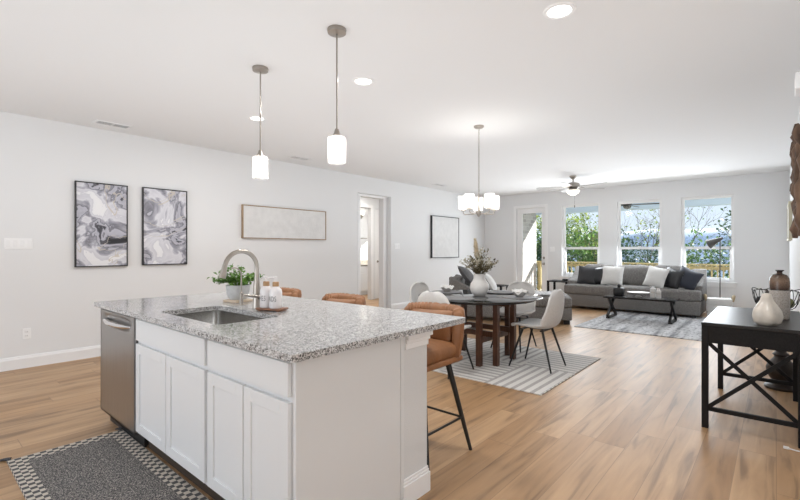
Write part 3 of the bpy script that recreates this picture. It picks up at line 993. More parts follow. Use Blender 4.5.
def vent(loc, label, rz=0.0):
    t = thing('ceiling_vent', label, 'vent', loc, rz, 'white ceiling vents')
    b = MB()
    b.box(-0.08, 0.08, -0.18, -0.155, -0.008, 0).box(-0.08, 0.08, 0.155, 0.18, -0.008, 0).box(-0.08, -0.06, -0.155, 0.155, -0.008, 0).box(0.06, 0.08, -0.155, 0.155, -0.008, 0).box(-0.06, 0.06, -0.008, 0.008, -0.008, 0)
    b.build('vent_frame', m_vent, t, smooth=False)
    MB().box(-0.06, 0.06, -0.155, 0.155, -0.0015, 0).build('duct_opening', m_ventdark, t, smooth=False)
    s = MB()
    for k in range(6):
        x = -0.05 + k * 0.02
        s.bar((x, -0.155, -0.004), (x, 0.155, -0.004), 0.011, 0.0015, (0.35, 0, 1))
    s.build('louvers', m_vent, t, smooth=False)
    return t
vent((-5.83, 1.63, HC), 'white ceiling vent nearest the camera, above the marble prints')
vent((-5.72, 4.17, HC), 'white ceiling vent above the long framed panel')
vent((-5.71, 7.95, HC), 'white ceiling vent farthest away, above the square framed panel')

def pendant(loc, label):
    x, y, z = loc
    t = thing('pendant_light', label, 'pendant lamp', loc, 0, 'pendant lights over the island')
    MB().lathe([(0, 0), (0.062, 0), (0.064, -0.006), (0.060, -0.026), (0.03, -0.031), (0.012, -0.034), (0, -0.034)]).build('canopy', m_nickel, t)
    MB().cyl((0, 0, -0.03), (0, 0, -0.68), 0.0055, n=10).build('rod', m_nickel, t)
    MB().lathe([(0, -0.66), (0.012, -0.66), (0.02, -0.69), (0.03, -0.705), (0.03, -0.715), (0.012, -0.72), (0.012, -0.75), (0, -0.75)]).build('cap', m_nickel, t)
    MB().lathe([(0.028, -0.712), (0.055, -0.715), (0.06, -0.725), (0.06, -0.885), (0.056, -0.885), (0.056, -0.728), (0.028, -0.718)], n=36).build('lamp_shade', m_seeded, t)
    MB().lathe([(0, -0.74), (0.012, -0.75), (0.016, -0.775), (0.026, -0.80), (0.024, -0.83), (0, -0.845)], n=16).build('bulb', m_bulb, t)
    light('pendant_lamp', 'POINT', (x, y, z - 0.8), 3.0, (1, 0.95, 0.88), radius=0.045)
    return t
pendant((-3.13, 1.90, HC), 'nickel rod pendant lamp farther along the island, near the sink')
pendant((-2.20, 1.90, HC), 'nickel rod pendant lamp nearer the camera over the island')

# chandelier over the dining table
ch = thing('chandelier', 'five arm nickel chandelier with frosted shades over the dining table', 'chandelier', (-2.65, 4.48, HC))
MB().lathe([(0, 0), (0.06, 0), (0.06, -0.012), (0.045, -0.026), (0.012, -0.03), (0, -0.03)]).build('canopy', m_nickel, ch)
cn = MB()
zc = -0.03
k = 0
while zc > -0.80:
    pts = []
    for q in range(9):
        a = 2 * PI * q / 8
        o = (0.008 * math.cos(a), 0, 0.015 * math.sin(a)) if k % 2 == 0 else (0, 0.008 * math.cos(a), 0.015 * math.sin(a))
        pts.append((o[0], o[1], zc - 0.013 + o[2]))
    cn.tube(pts, 0.0022, 5, caps=False)
    zc -= 0.024
    k += 1
cn.build('chain', m_nickel, ch)
MB().lathe([(0, -0.79), (0.008, -0.80), (0.014, -0.82), (0.014, -1.0), (0.035, -1.01), (0.036, -1.03), (0.02, -1.055), (0.008, -1.07), (0, -1.075)], n=16).build('center_column', m_nickel, ch)
for k in range(5):
    a = R(-21 + 72 * k)
    ca, sa = math.cos(a), math.sin(a)
    r = 0.19
    arm = MB().tube([(ca * 0.02, sa * 0.02, -1.03), (ca * r * .5, sa * r * .5, -1.04), (ca * (r - .015), sa * (r - .015), -1.035), (ca * r, sa * r, -1.02), (ca * r, sa * r, -0.995)], 0.006, 8)
    am = arm.build('arm', m_nickel, ch)
    MB().lathe([(0, -1.0), (0.028, -0.995), (0.024, -0.975), (0.012, -0.97), (0.012, -0.95), (0, -0.95)], (ca * r, sa * r, 0), 16).build('socket_cup', m_nickel, am)
    MB().lathe([(0.02, -0.985), (0.052, -0.98), (0.057, -0.965), (0.060, -0.82), (0.057, -0.82), (0.054, -0.96), (0.050, -0.974), (0.02, -0.979)], (ca * r, sa * r, 0), 28).build('lamp_shade', m_shade, am)
    MB().sphere((ca * r, sa * r, -0.91), (0.026, 0.026, 0.036), 12).build('bulb', m_bulb, am)
    light('chandelier_lamp', 'POINT', (-2.65 + ca * r, 4.48 + sa * r, HC - 0.90), 4.0, (1, 0.96, 0.9), radius=0.04)

# ceiling fan
fn = thing('ceiling_fan', 'brushed nickel ceiling fan with five pale blades over the living area', 'fan', (-3.03, 8.72, HC))
MB().lathe([(0, 0), (0.07, 0), (0.06, -0.03), (0.03, -0.06), (0.014, -0.065), (0.014, -0.13), (0, -0.13)]).build('downrod', m_nickel, fn)
MB().lathe([(0, -0.12), (0.04, -0.125), (0.11, -0.145), (0.125, -0.17), (0.125, -0.225), (0.10, -0.245), (0, -0.25)], n=32).build('motor_housing', m_nickel, fn)
MB().lathe([(0.0, -0.245), (0.07, -0.25), (0.075, -0.275), (0.125, -0.28), (0.125, -0.285), (0, -0.285)], n=32).build('light_fitter', m_nickel, fn)
MB().lathe([(0.122, -0.285), (0.12, -0.31), (0.095, -0.345), (0.05, -0.37), (0, -0.378)], n=32).build('light_bowl', m_bowlglass, fn)
MB().lathe([(0, -0.377), (0.01, -0.378), (0.006, -0.392), (0, -0.395)], n=12).build('finial', m_nickel, fn)
MB().tube([(0.03, 0.0, -0.38), (0.03, 0, -0.57)], 0.002, 5).lathe([(0, -0.575), (0.006, -0.58), (0.009, -0.60), (0.006, -0.625), (0, -0.63)], (0.03, 0, 0), 8).build('pull_chain', m_blackmetal, fn)
for k in range(5):
    a = R(-17 + 72 * k)
    r = Matrix.Rotation(a, 3, 'Z') @ Matrix.Rotation(R(11), 3, 'X')
    bl = MB()
    bl.prism([(0.2, -0.045), (0.32, -0.06), (0.64, -0.07), (0.685, -0.055), (0.70, 0), (0.685, 0.055), (0.64, 0.07), (0.32, 0.06), (0.2, 0.045)], 'z', -0.005, 0.003)
    for v in bl.bm.verts:
        v.co = r @ v.co + Vector((0, 0, -0.222))
    blade = bl.build('blade', mat('fan_blade_grey', (0.42, 0.41, 0.40), 0.45), fn, smooth=False)
    ir = MB().prism([(0.1, -0.02), (0.22, -0.035), (0.26, 0), (0.22, 0.035), (0.1, 0.02)], 'z', 0.003, 0.008)
    for v in ir.bm.verts:
        v.co = r @ v.co + Vector((0, 0, -0.222))
    ir.build('blade_iron', m_nickel, blade, smooth=False)
light('fan_lamp', 'POINT', (-3.03, 8.72, HC - 0.46), 4, (1, 0.95, 0.87), radius=0.08)

# ------------------------------------------------------------------ kitchen island
ZC = 0.895                                   # counter top height
CX0, CX1, CY0, CY1 = -3.83, -1.34, 0.945, 2.13
FY = 0.98                                    # front of doors
FZ1 = ZC - 0.03

# countertop with sink cut-out
def rrect(x0, x1, y0, y1, r, n=6):
    pts = []
    for cx, cy, a0 in ((x1 - r, y1 - r, 0), (x0 + r, y1 - r, 90), (x0 + r, y0 + r, 180), (x1 - r, y0 + r, 270)):
        for k in range(n + 1):
            a = R(a0 + 90 * k / n)
            pts.append((cx + r * math.cos(a), cy + r * math.sin(a)))
    return pts
SX0, SX1, SY0, SY1 = -2.93, -2.17, 1.07, 1.455
bm = bmesh.new()
outer = [bm.verts.new((x, y, ZC)) for x, y in rrect(CX0, CX1, CY0, CY1, 0.02, 4)]
inner = [bm.verts.new((x, y, ZC)) for x, y in rrect(SX0, SX1, SY0, SY1, 0.05, 6)]
es = []
for loop in (outer, inner):
    for k in range(len(loop)):
        es.append(bm.edges.new((loop[k], loop[(k + 1) % len(loop)])))
bmesh.ops.triangle_fill(bm, use_beauty=True, use_dissolve=False, edges=es)
bmesh.ops.recalc_face_normals(bm, faces=bm.faces[:])
ext = bmesh.ops.extrude_face_region(bm, geom=bm.faces[:])
for v in [g for g in ext['geom'] if isinstance(g, bmesh.types.BMVert)]:
    v.co.z -= 0.03
mb = MB(); mb.bm.free(); mb.bm = bm
tag(mb.build('countertop', m_granite, None, ang=50), 'speckled grey granite countertop on the kitchen island', 'countertop')

def shaker(mbx, x0, x1, z0, z1, y=FY, t=0.02, fr=0.057):
    """shaker door: frame and recessed panel, front face at y"""
    mbx.box(x0, x0 + fr, y, y + t, z0, z1, 0.0015, 1)
    mbx.box(x1 - fr, x1, y, y + t, z0, z1, 0.0015, 1)
    mbx.box(x0 + fr, x1 - fr, y, y + t, z0, z0 + fr, 0.0015, 1)
    mbx.box(x0 + fr, x1 - fr, y, y + t, z1 - fr, z1, 0.0015, 1)
    mbx.box(x0 + fr - .002, x1 - fr + .002, y + 0.008, y + t - 0.002, z0 + fr - .002, z1 - fr + .002)

def base_cabinet(x0, x1, label, end_panel=False):
    xm = (x0 + x1) / 2
    t = thing('base_cabinet', label, 'cabinet', (xm, FY + 0.02, 0), 0, 'white base cabinets of the island')
    w = (x1 - x0) / 2
    b = MB()
    D = 0.60
    b.box(-w, -w + 0.018, 0.02, D, 0.115, FZ1).box(w - 0.018, w, 0.02, D, 0.115, FZ1)
    b.box(-w + 0.018, w - 0.018, D - 0.012, D, 0.115, FZ1).box(-w + .018, w - .018, 0.02, D - .012, 0.115, 0.13)
    # face frame
    b.box(-w, -w + 0.035, 0, 0.02, 0.115, FZ1).box(w - 0.035, w, 0, 0.02, 0.115, FZ1).box(-w + .035, w - .035, 0, 0.02, FZ1 - 0.04, FZ1)
    b.box(-w + .035, w - .035, 0, 0.02, 0.685, 0.725).box(-w + .035, w - .035, 0, 0.02, 0.115, 0.15).box(-0.02, 0.02, 0, 0.02, 0.15, 0.685)
    b.build('cabinet_body', m_cab, t, smooth=False)
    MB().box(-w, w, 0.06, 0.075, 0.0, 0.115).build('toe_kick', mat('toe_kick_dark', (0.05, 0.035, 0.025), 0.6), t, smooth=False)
    dmb = MB().box(-w + 0.015, w - 0.015, -0.02, -0.001, 0.712, 0.845, 0.002, 1)
    dmb.build('drawer_front', m_cab, t, smooth=False)
    for s in (-1, 1):
        dd = MB()
        xa, xb = (-w + 0.015, -0.004) if s < 0 else (0.004, w - 0.015)
        shaker(dd, xa, xb, 0.135, 0.69, -0.02, 0.019)
        dd.build('door', m_cab, t, smooth=False)
    if end_panel:
        MB().box(w, w + 0.012, -0.003, 0.612, 0.0, FZ1, 0.001, 1).build('end_panel', m_cab, t, smooth=False)
    return t
base_cabinet(-3.075, -2.105, 'white sink base cabinet with two shaker doors beside the dishwasher')
base_cabinet(-2.103, -1.405, 'white base cabinet with two shaker doors at the near island corner', True)

# dishwasher
dw = thing('dishwasher', 'stainless steel dishwasher at the far end of the island', 'dishwasher', (-3.437, FY, 0))
MB().box(-0.345, 0.345, 0.03, 0.60, 0.1, FZ1 - 0.01).build('tub', m_dark, dw, smooth=False)
# door front with a scooped pocket behind the handle
hwid = 0.350
def dw_front(u, v):
    x = -hwid + 2 * hwid * u
    z = 0.105 + (0.853 - 0.105) * v
    y = 0.0
    dx = abs(x) / 0.29
    dz = (z - 0.785) / 0.045
    if dx < 1 and abs(dz) < 1:
        y = 0.026 * (1 - dx ** 4) * (1 - dz * dz)
    return (x, y, z)
b = MB()
b.grid(dw_front, 28, 90)
b.box(-hwid, hwid, 0.012, 0.03, 0.105, 0.853)
b.box(-hwid, -hwid + .012, 0.0, 0.03, 0.105, 0.853).box(hwid - .004, hwid, 0.0, 0.03, 0.105, 0.853).box(-hwid, hwid, 0.0, 0.03, 0.845, 0.853).box(-hwid, hwid, 0.0, 0.03, 0.105, 0.113)
b.build('door_panel', m_steel, dw, ang=30)
hp = []
for k in range(13):
    u = -1 + 2 * k / 12
    hp.append((u * 0.275, -0.022 + 0.026 * abs(u) ** 3, 0.778 - 0.006 * (1 - u * u)))
hb = MB()
hb.tube(hp, [0.008 + 0.010 * (1 - abs(-1 + 2 * k / 12) ** 3) for k in range(13)], 10)
hb.build('handle', m_chrome, dw)
MB().box(-0.345, 0.345, 0.06, 0.075, 0.0, 0.1).build('toe_kick', m_black, dw, smooth=False)
for s in (-1, 1):
    MB().cyl((s * 0.30, 0.09, 0.0), (s * 0.30, 0.09, 0.1), 0.018, n=10).build('foot', m_black, dw)

# knee wall behind the cabinets with trimmed end
kw = thing('island_knee_wall', 'white textured island knee wall with trimmed end, capital and baseboard', 'knee wall', (-1.42, 1.75, 0))
MB().box(-2.38, 0.015, -0.105, 0.09, 0, FZ1).build('knee_wall_body', m_knee, kw, smooth=False)
MB().box(-2.38, 0.022, -0.13, -0.105, 0, FZ1, 0.001, 1).build('corner_strip', m_cab, kw, smooth=False)
b = MB()
for z0, z1, e in ((0.0, 0.105, 0.014), (0.105, 0.12, 0.009), (0.12, 0.135, 0.006)):
    b.box(-2.38 , 0.015 + e, 0.09, 0.09 + e, z0, z1, 0.002, 1)
    b.box(0.015, 0.015 + e, -0.112, 0.09, z0, z1, 0.002, 1)
b.build('baseboard', m_trim, kw, smooth=False)
b = MB()
for z0, z1, e in ((FZ1 - 0.035, FZ1 - 0.001, 0.024), (FZ1 - 0.055, FZ1 - 0.035, 0.014), (FZ1 - 0.085, FZ1 - 0.055, 0.007)):
    b.box(-2.38, 0.015 + e, 0.09, 0.09 + e, z0, z1, 0.002, 1)
    b.box(0.015, 0.015 + e, -0.09, 0.09, z0, z1, 0.002, 1)
b.build('capital', m_trim, kw, smooth=False)

# sink
sk = thing('kitchen_sink', 'undermount stainless steel sink basin in the granite counter', 'sink', ((SX0 + SX1) / 2, (SY0 + SY1) / 2, ZC - 0.24))
bm = bmesh.new()
cx, cy = (SX0 + SX1) / 2, (SY0 + SY1) / 2
loops = []
for off, z, r in ((0.02, 0.209, 0.06), (-0.002, 0.209, 0.05), (-0.002, 0.20, 0.05), (-0.008, 0.05, 0.05), (-0.02, 0.022, 0.06), (-0.05, 0.012, 0.05)):
    loops.append([bm.verts.new((x - cx, y - cy, z)) for x, y in rrect(SX0 - off, SX1 + off, SY0 - off, SY1 + off, r, 6)])
for a, c in zip(loops[:-1], loops[1:]):
    for k in range(len(a)):
        bm.faces.new((a[k], a[(k + 1) % len(a)], c[(k + 1) % len(a)], c[k]))
bm.faces.new(loops[-1])
mb = MB(); mb.bm.free(); mb.bm = bm
o = mb.build('basin', m_sink, sk, ang=60)
sm = o.modifiers.new('thickness', 'SOLIDIFY'); sm.thickness = 0.002
MB().lathe([(0, 0.0125), (0.03, 0.0125), (0.045, 0.016), (0.045, 0.012), (0, 0.012)], n=24).build('drain', m_chrome, sk)

# faucet: high arc pull-down
fc = thing('faucet', 'brushed nickel high arc pull-down faucet behind the sink', 'faucet', (-2.61, 1.56, ZC))
MB().lathe([(0, 0), (0.03, 0), (0.031, 0.006), (0.028, 0.012), (0.027, 0.09), (0.021, 0.17), (0, 0.17)], n=24).build('base', m_nickel, fc)
pts = [(0, 0, 0.15), (0, 0, 0.262)]
RA = 0.112
for k in range(0, 15):
    a = R(166) * k / 14
    pts.append((0, -RA + RA * math.cos(a), 0.266 + RA * math.sin(a)))
MB().tube(pts, [0.021] + [0.0145] * 16, 14).build('neck', m_nickel, fc)
e1 = Vector(pts[-1]); td = Vector((0, -math.sin(R(166)), math.cos(R(166))))
MB().cyl(e1, e1 + td * 0.014, 0.0145, 0.016, 14).cyl(e1 + td * 0.014, e1 + td * 0.085, 0.016, 0.0225, 16).build('spray_head', m_nickel, fc)
MB().cyl((0.0, 0, 0.075), (0.05, 0, 0.078), 0.018, 0.015, 14).tube([(0.045, 0, 0.078), (0.05, -0.04, 0.084), (0.035, -0.11, 0.096)], [0.014, 0.009, 0.006], 10).build('lever_handle', m_nickel, fc)

# small filtered water tap
tp = thing('filter_tap', 'slim nickel water tap with a curved spout left of the faucet', 'tap', (-2.84, 1.575, ZC))
MB().lathe([(0, 0), (0.018, 0), (0.018, 0.006), (0.013, 0.01), (0.012, 0.085), (0.006, 0.09), (0, 0.09)], n=16).build('base', m_nickel, tp)
pts = [(0, 0, 0.08), (0, 0, 0.21)]
for k in range(1, 9):
    a = PI * 0.62 * k / 8
    pts.append((0, -0.055 + 0.055 * math.cos(a), 0.21 + 0.052 * math.sin(a)))
MB().tube(pts, 0.0055, 10).build('spout', m_nickel, tp)
MB().cyl((0.0, 0, 0.07), (0.03, 0, 0.075), 0.005, n=8).build('lever', m_nickel, tp)

# soap bottles on a tray
tag(MB().box(-0.092, 0.092, -0.05, 0.05, 0.006, 0.02, 0.006).box(-0.08, -0.06, -0.04, 0.04, 0, 0.006).box(0.06, 0.08, -0.04, 0.04, 0, 0.006).build('wooden_tray', m_redwood),
    'small reddish wood tray under the soap bottles', 'tray').location = (-2.425, 1.555, ZC)
bpy.data.objects['wooden_tray'].rotation_euler = (0, 0, R(20))

def lettering(txt, size, r, zc, ang, parent, name='lettering'):
    cu = bpy.data.curves.new('txt', 'FONT')
    cu.body = txt; cu.size = size; cu.align_x = 'CENTER'; cu.align_y = 'CENTER'; cu.resolution_u = 3
    cu.space_character = 1.05
    to = bpy.data.objects.new('txt', cu)
    C.objects.link(to)
    bpy.context.view_layer.update()
    dg = bpy.context.evaluated_depsgraph_get()
    me = bpy.data.meshes.new_from_object(to.evaluated_get(dg))
    bpy.data.objects.remove(to)
    for v in me.vertices:
        a = ang + v.co.x * 0.62 / r
        v.co = (r * math.cos(a), r * math.sin(a), zc + v.co.y)
    me.name = name
    me.materials.clear()
    me.materials.append(m_ink)
    o = bpy.data.objects.new(name, me)
    C.objects.link(o)
    o.parent = parent
    return o

def soap(loc, txt, ang, pump_a, label):
    t = thing('soap_dispenser', label, 'soap dispenser', loc, 0, 'soap dispensers beside the faucet')
    MB().lathe([(0, 0), (0.037, 0), (0.040, 0.004), (0.040, 0.100), (0.036, 0.118), (0.020, 0.132), (0.017, 0.142), (0, 0.142)], n=28).build('bottle', m_bottle, t)
    MB().lathe([(0, 0.136), (0.020, 0.136), (0.020, 0.162), (0.017, 0.165), (0, 0.165)], n=20).build('wood_collar', m_wood, t)
    p = MB().lathe([(0, 0.163), (0.006, 0.163), (0.006, 0.185), (0.011, 0.186), (0.011, 0.196), (0, 0.198)], n=12)
    dx, dy = math.cos(pump_a), math.sin(pump_a)
    p.tube([(0, 0, 0.191), (dx * .025, dy * .025, 0.193), (dx * .045, dy * .045, 0.187)], [0.005, 0.0045, 0.0035], 8)
    p.build('pump', m_bottle, t)
    lettering(txt, 0.046, 0.0405, 0.058, ang, t)
    return t
soap((-2.475, 1.545, ZC + 0.02), 'DISHES', R(-104), R(190), 'white soap bottle reading DISHES, nearer the faucet')
soap((-2.392, 1.560, ZC + 0.02), 'HANDS', R(-98), R(250), 'white soap bottle reading HANDS, right on the tray')

# potted herb on a wood coaster
cs = tag(MB().box(-0.075, 0.075, -0.075, 0.075, 0, 0.018, 0.004).build('wood_coaster', m_palewood), 'pale square wood coaster under the potted herb', 'coaster')
cs.location = (-3.04, 1.66, ZC); cs.rotation_euler = (0, 0, R(10))
pl = thing('potted_herb', 'bushy green herb in a pale grey pot by the sink', 'plant', (-3.04, 1.66, ZC + 0.018))
MB().lathe([(0, 0), (0.055, 0), (0.068, 0.012), (0.082, 0.06), (0.086, 0.108), (0.081, 0.108), (0.076, 0.095), (0, 0.092)], n=28).build('pot', mat('pale_grey_pot', (0.55, 0.55, 0.55), 0.6, var=0.08, vscale=30), pl)
rnd = random.Random(4)
sb, lb = MB(), MB()
for k in range(60):
    a = rnd.uniform(0, 2 * PI); el = rnd.uniform(-0.15, 1.35)
    d = Vector((math.cos(a) * math.cos(el), math.sin(a) * math.cos(el), math.sin(el) * 0.95))
    ln = rnd.uniform(.10, .17)
    p0 = Vector((d.x * .04, d.y * .04, 0.09))
    p1 = p0 + Vector((d.x * .5, d.y * .5, .6)) * ln * .6
    p2 = p1 + d * ln * .7 + Vector((0, 0, -0.01))
    sb.tube([p0, p1, p2], [.0025, .002, .001], 5)
    for j in range(12):
        q = p1.lerp(p2, rnd.uniform(-.1, 1.1))
        dv = Vector((rnd.uniform(-1, 1), rnd.uniform(-1, 1), rnd.uniform(-.3, .7)))
        lb.leaf(q, dv, rnd.uniform(.022, .038), rnd.uniform(.018, .028), (rnd.uniform(-.5, .5), rnd.uniform(-.5, .5), 1))
sb.build('stems', m_leaf, pl)
lb.build('leaves', m_leaf, pl, recalc=False)

# kitchen rug
rg = thing('kitchen_runner_rug', 'charcoal heathered runner rug with checkered border in front of the island', 'rug', (-2.62, 0.73, 0))
hx, hy = 0.88, 0.305
b = MB()
b.use(m_heather).box(-hx + .085, hx - .085, -hy + .085, hy - .085, 0.0, 0.011)
b.use(m_checks)
b.box(-hx, hx, -hy, -hy + .085, 0, 0.010).box(-hx, hx, hy - .085, hy, 0, 0.010).box(-hx, -hx + .085, -hy + .085, hy - .085, 0, 0.010).box(hx - .085, hx, -hy + .085, hy - .085, 0, 0.010)
b.build('woven_field', None, rg, smooth=False)
b = MB()
b.box(-hx - .006, -hx, -hy, hy, 0, 0.009).box(hx, hx + .006, -hy, hy, 0, 0.009)
b.build('cream_binding', mat('cream_binding_yarn', (0.58, 0.52, 0.44), 0.9), rg, smooth=False)
for sx in (-1, 1):
    for sy in (-1, 1):
        tb_ = MB()
        for k in range(9):
            a = R(k * 9 - 36)
            dx, dy = sx * math.cos(a) * .07, sy * .02 + math.sin(a) * .06
            tb_.tube([(sx * hx, sy * (hy - .012), .008), (sx * hx + dx * .5, sy * (hy - .012) + dy * .4, .012), (sx * hx + dx, sy * (hy - .012) + dy, .004)], [.005, .005, .003], 5)
        tb_.build('tassel', m_char, rg)

# ------------------------------------------------------------------ bar stools
def make_stool(loc, label):
    t = thing('counter_stool', label, 'stool', loc, 0, 'tan leather stools along the island')
    MB().rbox((0, -0.02, 0.64), (0.222, 0.222, 0.052), 0.045, 7, (0, 0, 0.012), wob=0.006, seed=2).build('seat_cushion', m_tan, t)
    MB().rbox((0, 0.0, 0.585), (0.225, 0.225, 0.022), 0.02, 5).build('seat_pan', m_tan, t)
    # wrapped padded back
    NA = 72
    b = MB()
    rings = []
    for i in range(NA + 1):
        f = -1 + 2 * i / NA
        phi = f * R(66)
        e = 0.62
        s_, c_ = math.sin(phi), math.cos(phi)
        px = 0.235 * math.copysign(abs(s_) ** e, s_)
        py = 0.0 + 0.245 * math.copysign(abs(c_) ** e, c_)
        nv = Vector((s_, c_, 0)).normalized()
        fall = max(0.0, (abs(f) - 0.8) / 0.2)
        top = 0.905 - 0.05 * fall ** 1.6 + 0.006 * math.cos(f * 2.0)
        pleat = 0.008 * abs(math.sin(i * PI / 4.0)) if abs(f) < 0.95 else 0
        th = 0.034 * (1 - 0.2 * fall)
        base = Vector((px, py, 0))
        prof = [(-.6, 0.60), (-.9, 0.66), (-1.0, 0.74), (-1.0, top - .05), (-.75, top - .012), (0, top), (.75, top - .012), (1.0, top - .05), (.85, 0.72), (.6, 0.60)]
        ring = []
        for k, (q, z) in enumerate(prof):
            bulge = pleat * (1.0 if 1 <= k <= 8 else 0)
            lean = (z - 0.6) * 0.10 * max(0, c_)
            p = base + nv * (q * th + math.copysign(bulge, q if abs(q) > .01 else 1)) + Vector((0, lean, 0))
            ring.append(b.bm.verts.new((p.x, p.y, z + (bulge * 0.6 if 3 <= k <= 7 else 0))))
        rings.append(ring)
    for i in range(NA):
        for k in range(10):
            k2 = (k + 1) % 10
            b.bm.faces.new((rings[i][k], rings[i + 1][k], rings[i + 1][k2], rings[i][k2]))
    b.bm.faces.new(rings[0]); b.bm.faces.new(list(reversed(rings[-1])))
    b.build('backrest', m_tan, t, ang=70)
    # cushion pad inside the back
    MB().rbox((0, 0.185, 0.765), (0.185, 0.045, 0.115), 0.04, 9, (0, 0.014, 0), Matrix.Rotation(R(-6), 3, 'X'), wob=0.022, seed=5).build('back_pad', m_tan, t)
    feet = {}
    for sx in (-1, 1):
        for sy in (-1, 1):
            a = Vector((sx * 0.16, sy * 0.13, 0.57)); e = Vector((sx * 0.275, sy * 0.225, 0.0))
            MB().tube([a, e], [0.020, 0.011], 10).build('leg', m_blackmetal, t)
            feet[sx, sy] = e.lerp(a, 0.21 / 0.57)
    for p, q in (((-1, -1), (1, -1)), ((1, -1), (1, 1)), ((1, 1), (-1, 1)), ((-1, 1), (-1, -1))):
        MB().cyl(feet[p], feet[q], 0.0075, n=8).build('footrest_bar', m_blackmetal, t)
    return t
st0 = make_stool((-1.755, 2.175, 0), 'tan leather counter stool nearest the camera, its black legs in view')
copy_tree(st0, (-2.70, 2.20, 0), 0, 'tan leather counter stool in the middle of the island row')
copy_tree(st0, (-3.55, 2.20, 0), 0, 'tan leather counter stool farthest along the island, behind the soap bottles')

# ------------------------------------------------------------------ dining set
TX, TY = -2.66, 4.50
dr_ = tag(MB().box(-1.12, 1.12, -0.855, 0.855, 0, 0.008).build('dining_rug', m_blocks, smooth=False), 'cream area rug with grey stripe blocks under the dining table', 'rug')
dr_.location = (TX - 0.02, 4.55, 0)

tb = thing('dining_table', 'round black glass dining table on dark walnut legs', 'table', (TX, TY, 0.008))
MB().lathe([(0, 0.727), (0.712, 0.727), (0.72, 0.731), (0.72, 0.734), (0.712, 0.738), (0, 0.738)], n=72).build('tabletop', m_glasstop, tb)
MB().lathe([(0.60, 0.700), (0.64, 0.700), (0.64, 0.727), (0.60, 0.727)], n=60).build('support_ring', m_black, tb)
for sx in (-1, 1):
    for sy in (-1, 1):
        for ox, oy in ((0.20, 0.335), (0.335, 0.20)):
            MB().box(sx * ox - 0.029, sx * ox + 0.029, sy * oy - 0.029, sy * oy + 0.029, 0, 0.70, 0.003, 1).build('leg', m_walnut, tb, smooth=False)
for s in (-1, 1):
    MB().box(-0.306, 0.306, s * 0.20 - 0.022, s * 0.20 + 0.022, 0.31, 0.37, 0.002, 1).build('stretcher', m_walnut, tb, smooth=False)
    MB().box(s * 0.20 - 0.022, s * 0.20 + 0.022, -0.306, 0.306, 0.25, 0.31, 0.002, 1).build('stretcher', m_walnut, tb, smooth=False)
    MB().box(-0.50, 0.50, s * 0.20 - 0.02, s * 0.20 + 0.02, 0.66, 0.70, 0.002, 1).build('top_rail', m_walnut, tb, smooth=False)

def make_chair(loc, rz, label):
    t = thing('dining_chair', label, 'chair', loc, rz, 'pale grey shell chairs around the dining table')
    # profile from the front edge of the seat to the top of the back (local: faces -y)
    ctrl = [(-0.225, 0.435), (-0.20, 0.452), (-0.10, 0.447), (0.03, 0.434), (0.12, 0.436), (0.185, 0.462), (0.225, 0.52), (0.243, 0.60), (0.252, 0.70), (0.252, 0.78), (0.248, 0.825), (0.245, 0.845)]
    wid = [0.165, 0.205, 0.228, 0.236, 0.238, 0.236, 0.232, 0.226, 0.212, 0.184, 0.128, 0.06]
    n = len(ctrl) - 1
    def cr(arr, t_):
        k = min(n - 1, int(t_ * n)); f = t_ * n - k
        p = [arr[max(0, k - 1)], arr[k], arr[k + 1], arr[min(n, k + 2)]]
        return 0.5 * (2 * p[1] + (p[2] - p[0]) * f + (2 * p[0] - 5 * p[1] + 4 * p[2] - p[3]) * f * f + (3 * p[1] - p[0] - 3 * p[2] + p[3]) * f ** 3)
    ys, zs = [c[0] for c in ctrl], [c[1] for c in ctrl]
    def fn(u, v):
        y, z, w = cr(ys, v), cr(zs, v), cr(wid, v)
        s = -1 + 2 * u
        x = w * s
        # sides curl up on the seat and forward on the back
        mid = math.exp(-((v - 0.48) / 0.2) ** 2)
        curl = (0.045 + 0.075 * mid) * abs(s) ** 2.4
        up = max(0.0, 1 - max(0, v - 0.35) / 0.2) if v > 0.35 else 1.0
        edge = min(1.0, v / 0.15)
        return (x, y - curl * (1 - up) * 0.9, z + curl * up * 0.55 * edge)
    o = MB().grid(fn, 18, 34).build('seat_shell', m_shell, t, ang=80)
    md = o.modifiers.new('padding', 'SOLIDIFY'); md.thickness = 0.026; md.offset = 0
    md2 = o.modifiers.new('soften', 'SUBSURF'); md2.levels = 1; md2.render_levels = 1
    MB().box(-0.15, 0.15, -0.13, -0.10, 0.404, 0.418).box(-0.15, 0.15, 0.09, 0.12, 0.404, 0.418).box(-0.015, 0.015, -0.10, 0.09, 0.404, 0.418).build('underframe', m_blackmetal, t, smooth=False)
    for sx in (-1, 1):
        for sy in (-1, 1):
            MB().tube([(sx * 0.13, sy * 0.11, 0.415), (sx * 0.205, sy * 0.235, 0.0)], [0.014, 0.009], 10).build('leg', m_blackmetal, t)
    return t
c0 = make_chair((-1.985, 4.60, 0.008), R(-90), 'pale grey shell chair right of the table, seen whole from the side')
copy_tree(c0, (-2.60, 5.28, 0.008), 0, 'pale grey shell chair at the window side of the table, behind the right bowl')
copy_tree(c0, (-3.37, 4.53, 0.008), R(90), 'pale grey shell chair on the far left of the table, by the left wall')
copy_tree(c0, (-2.645, 3.78, 0.008), R(180), 'pale grey shell chair with its back to the island stools')

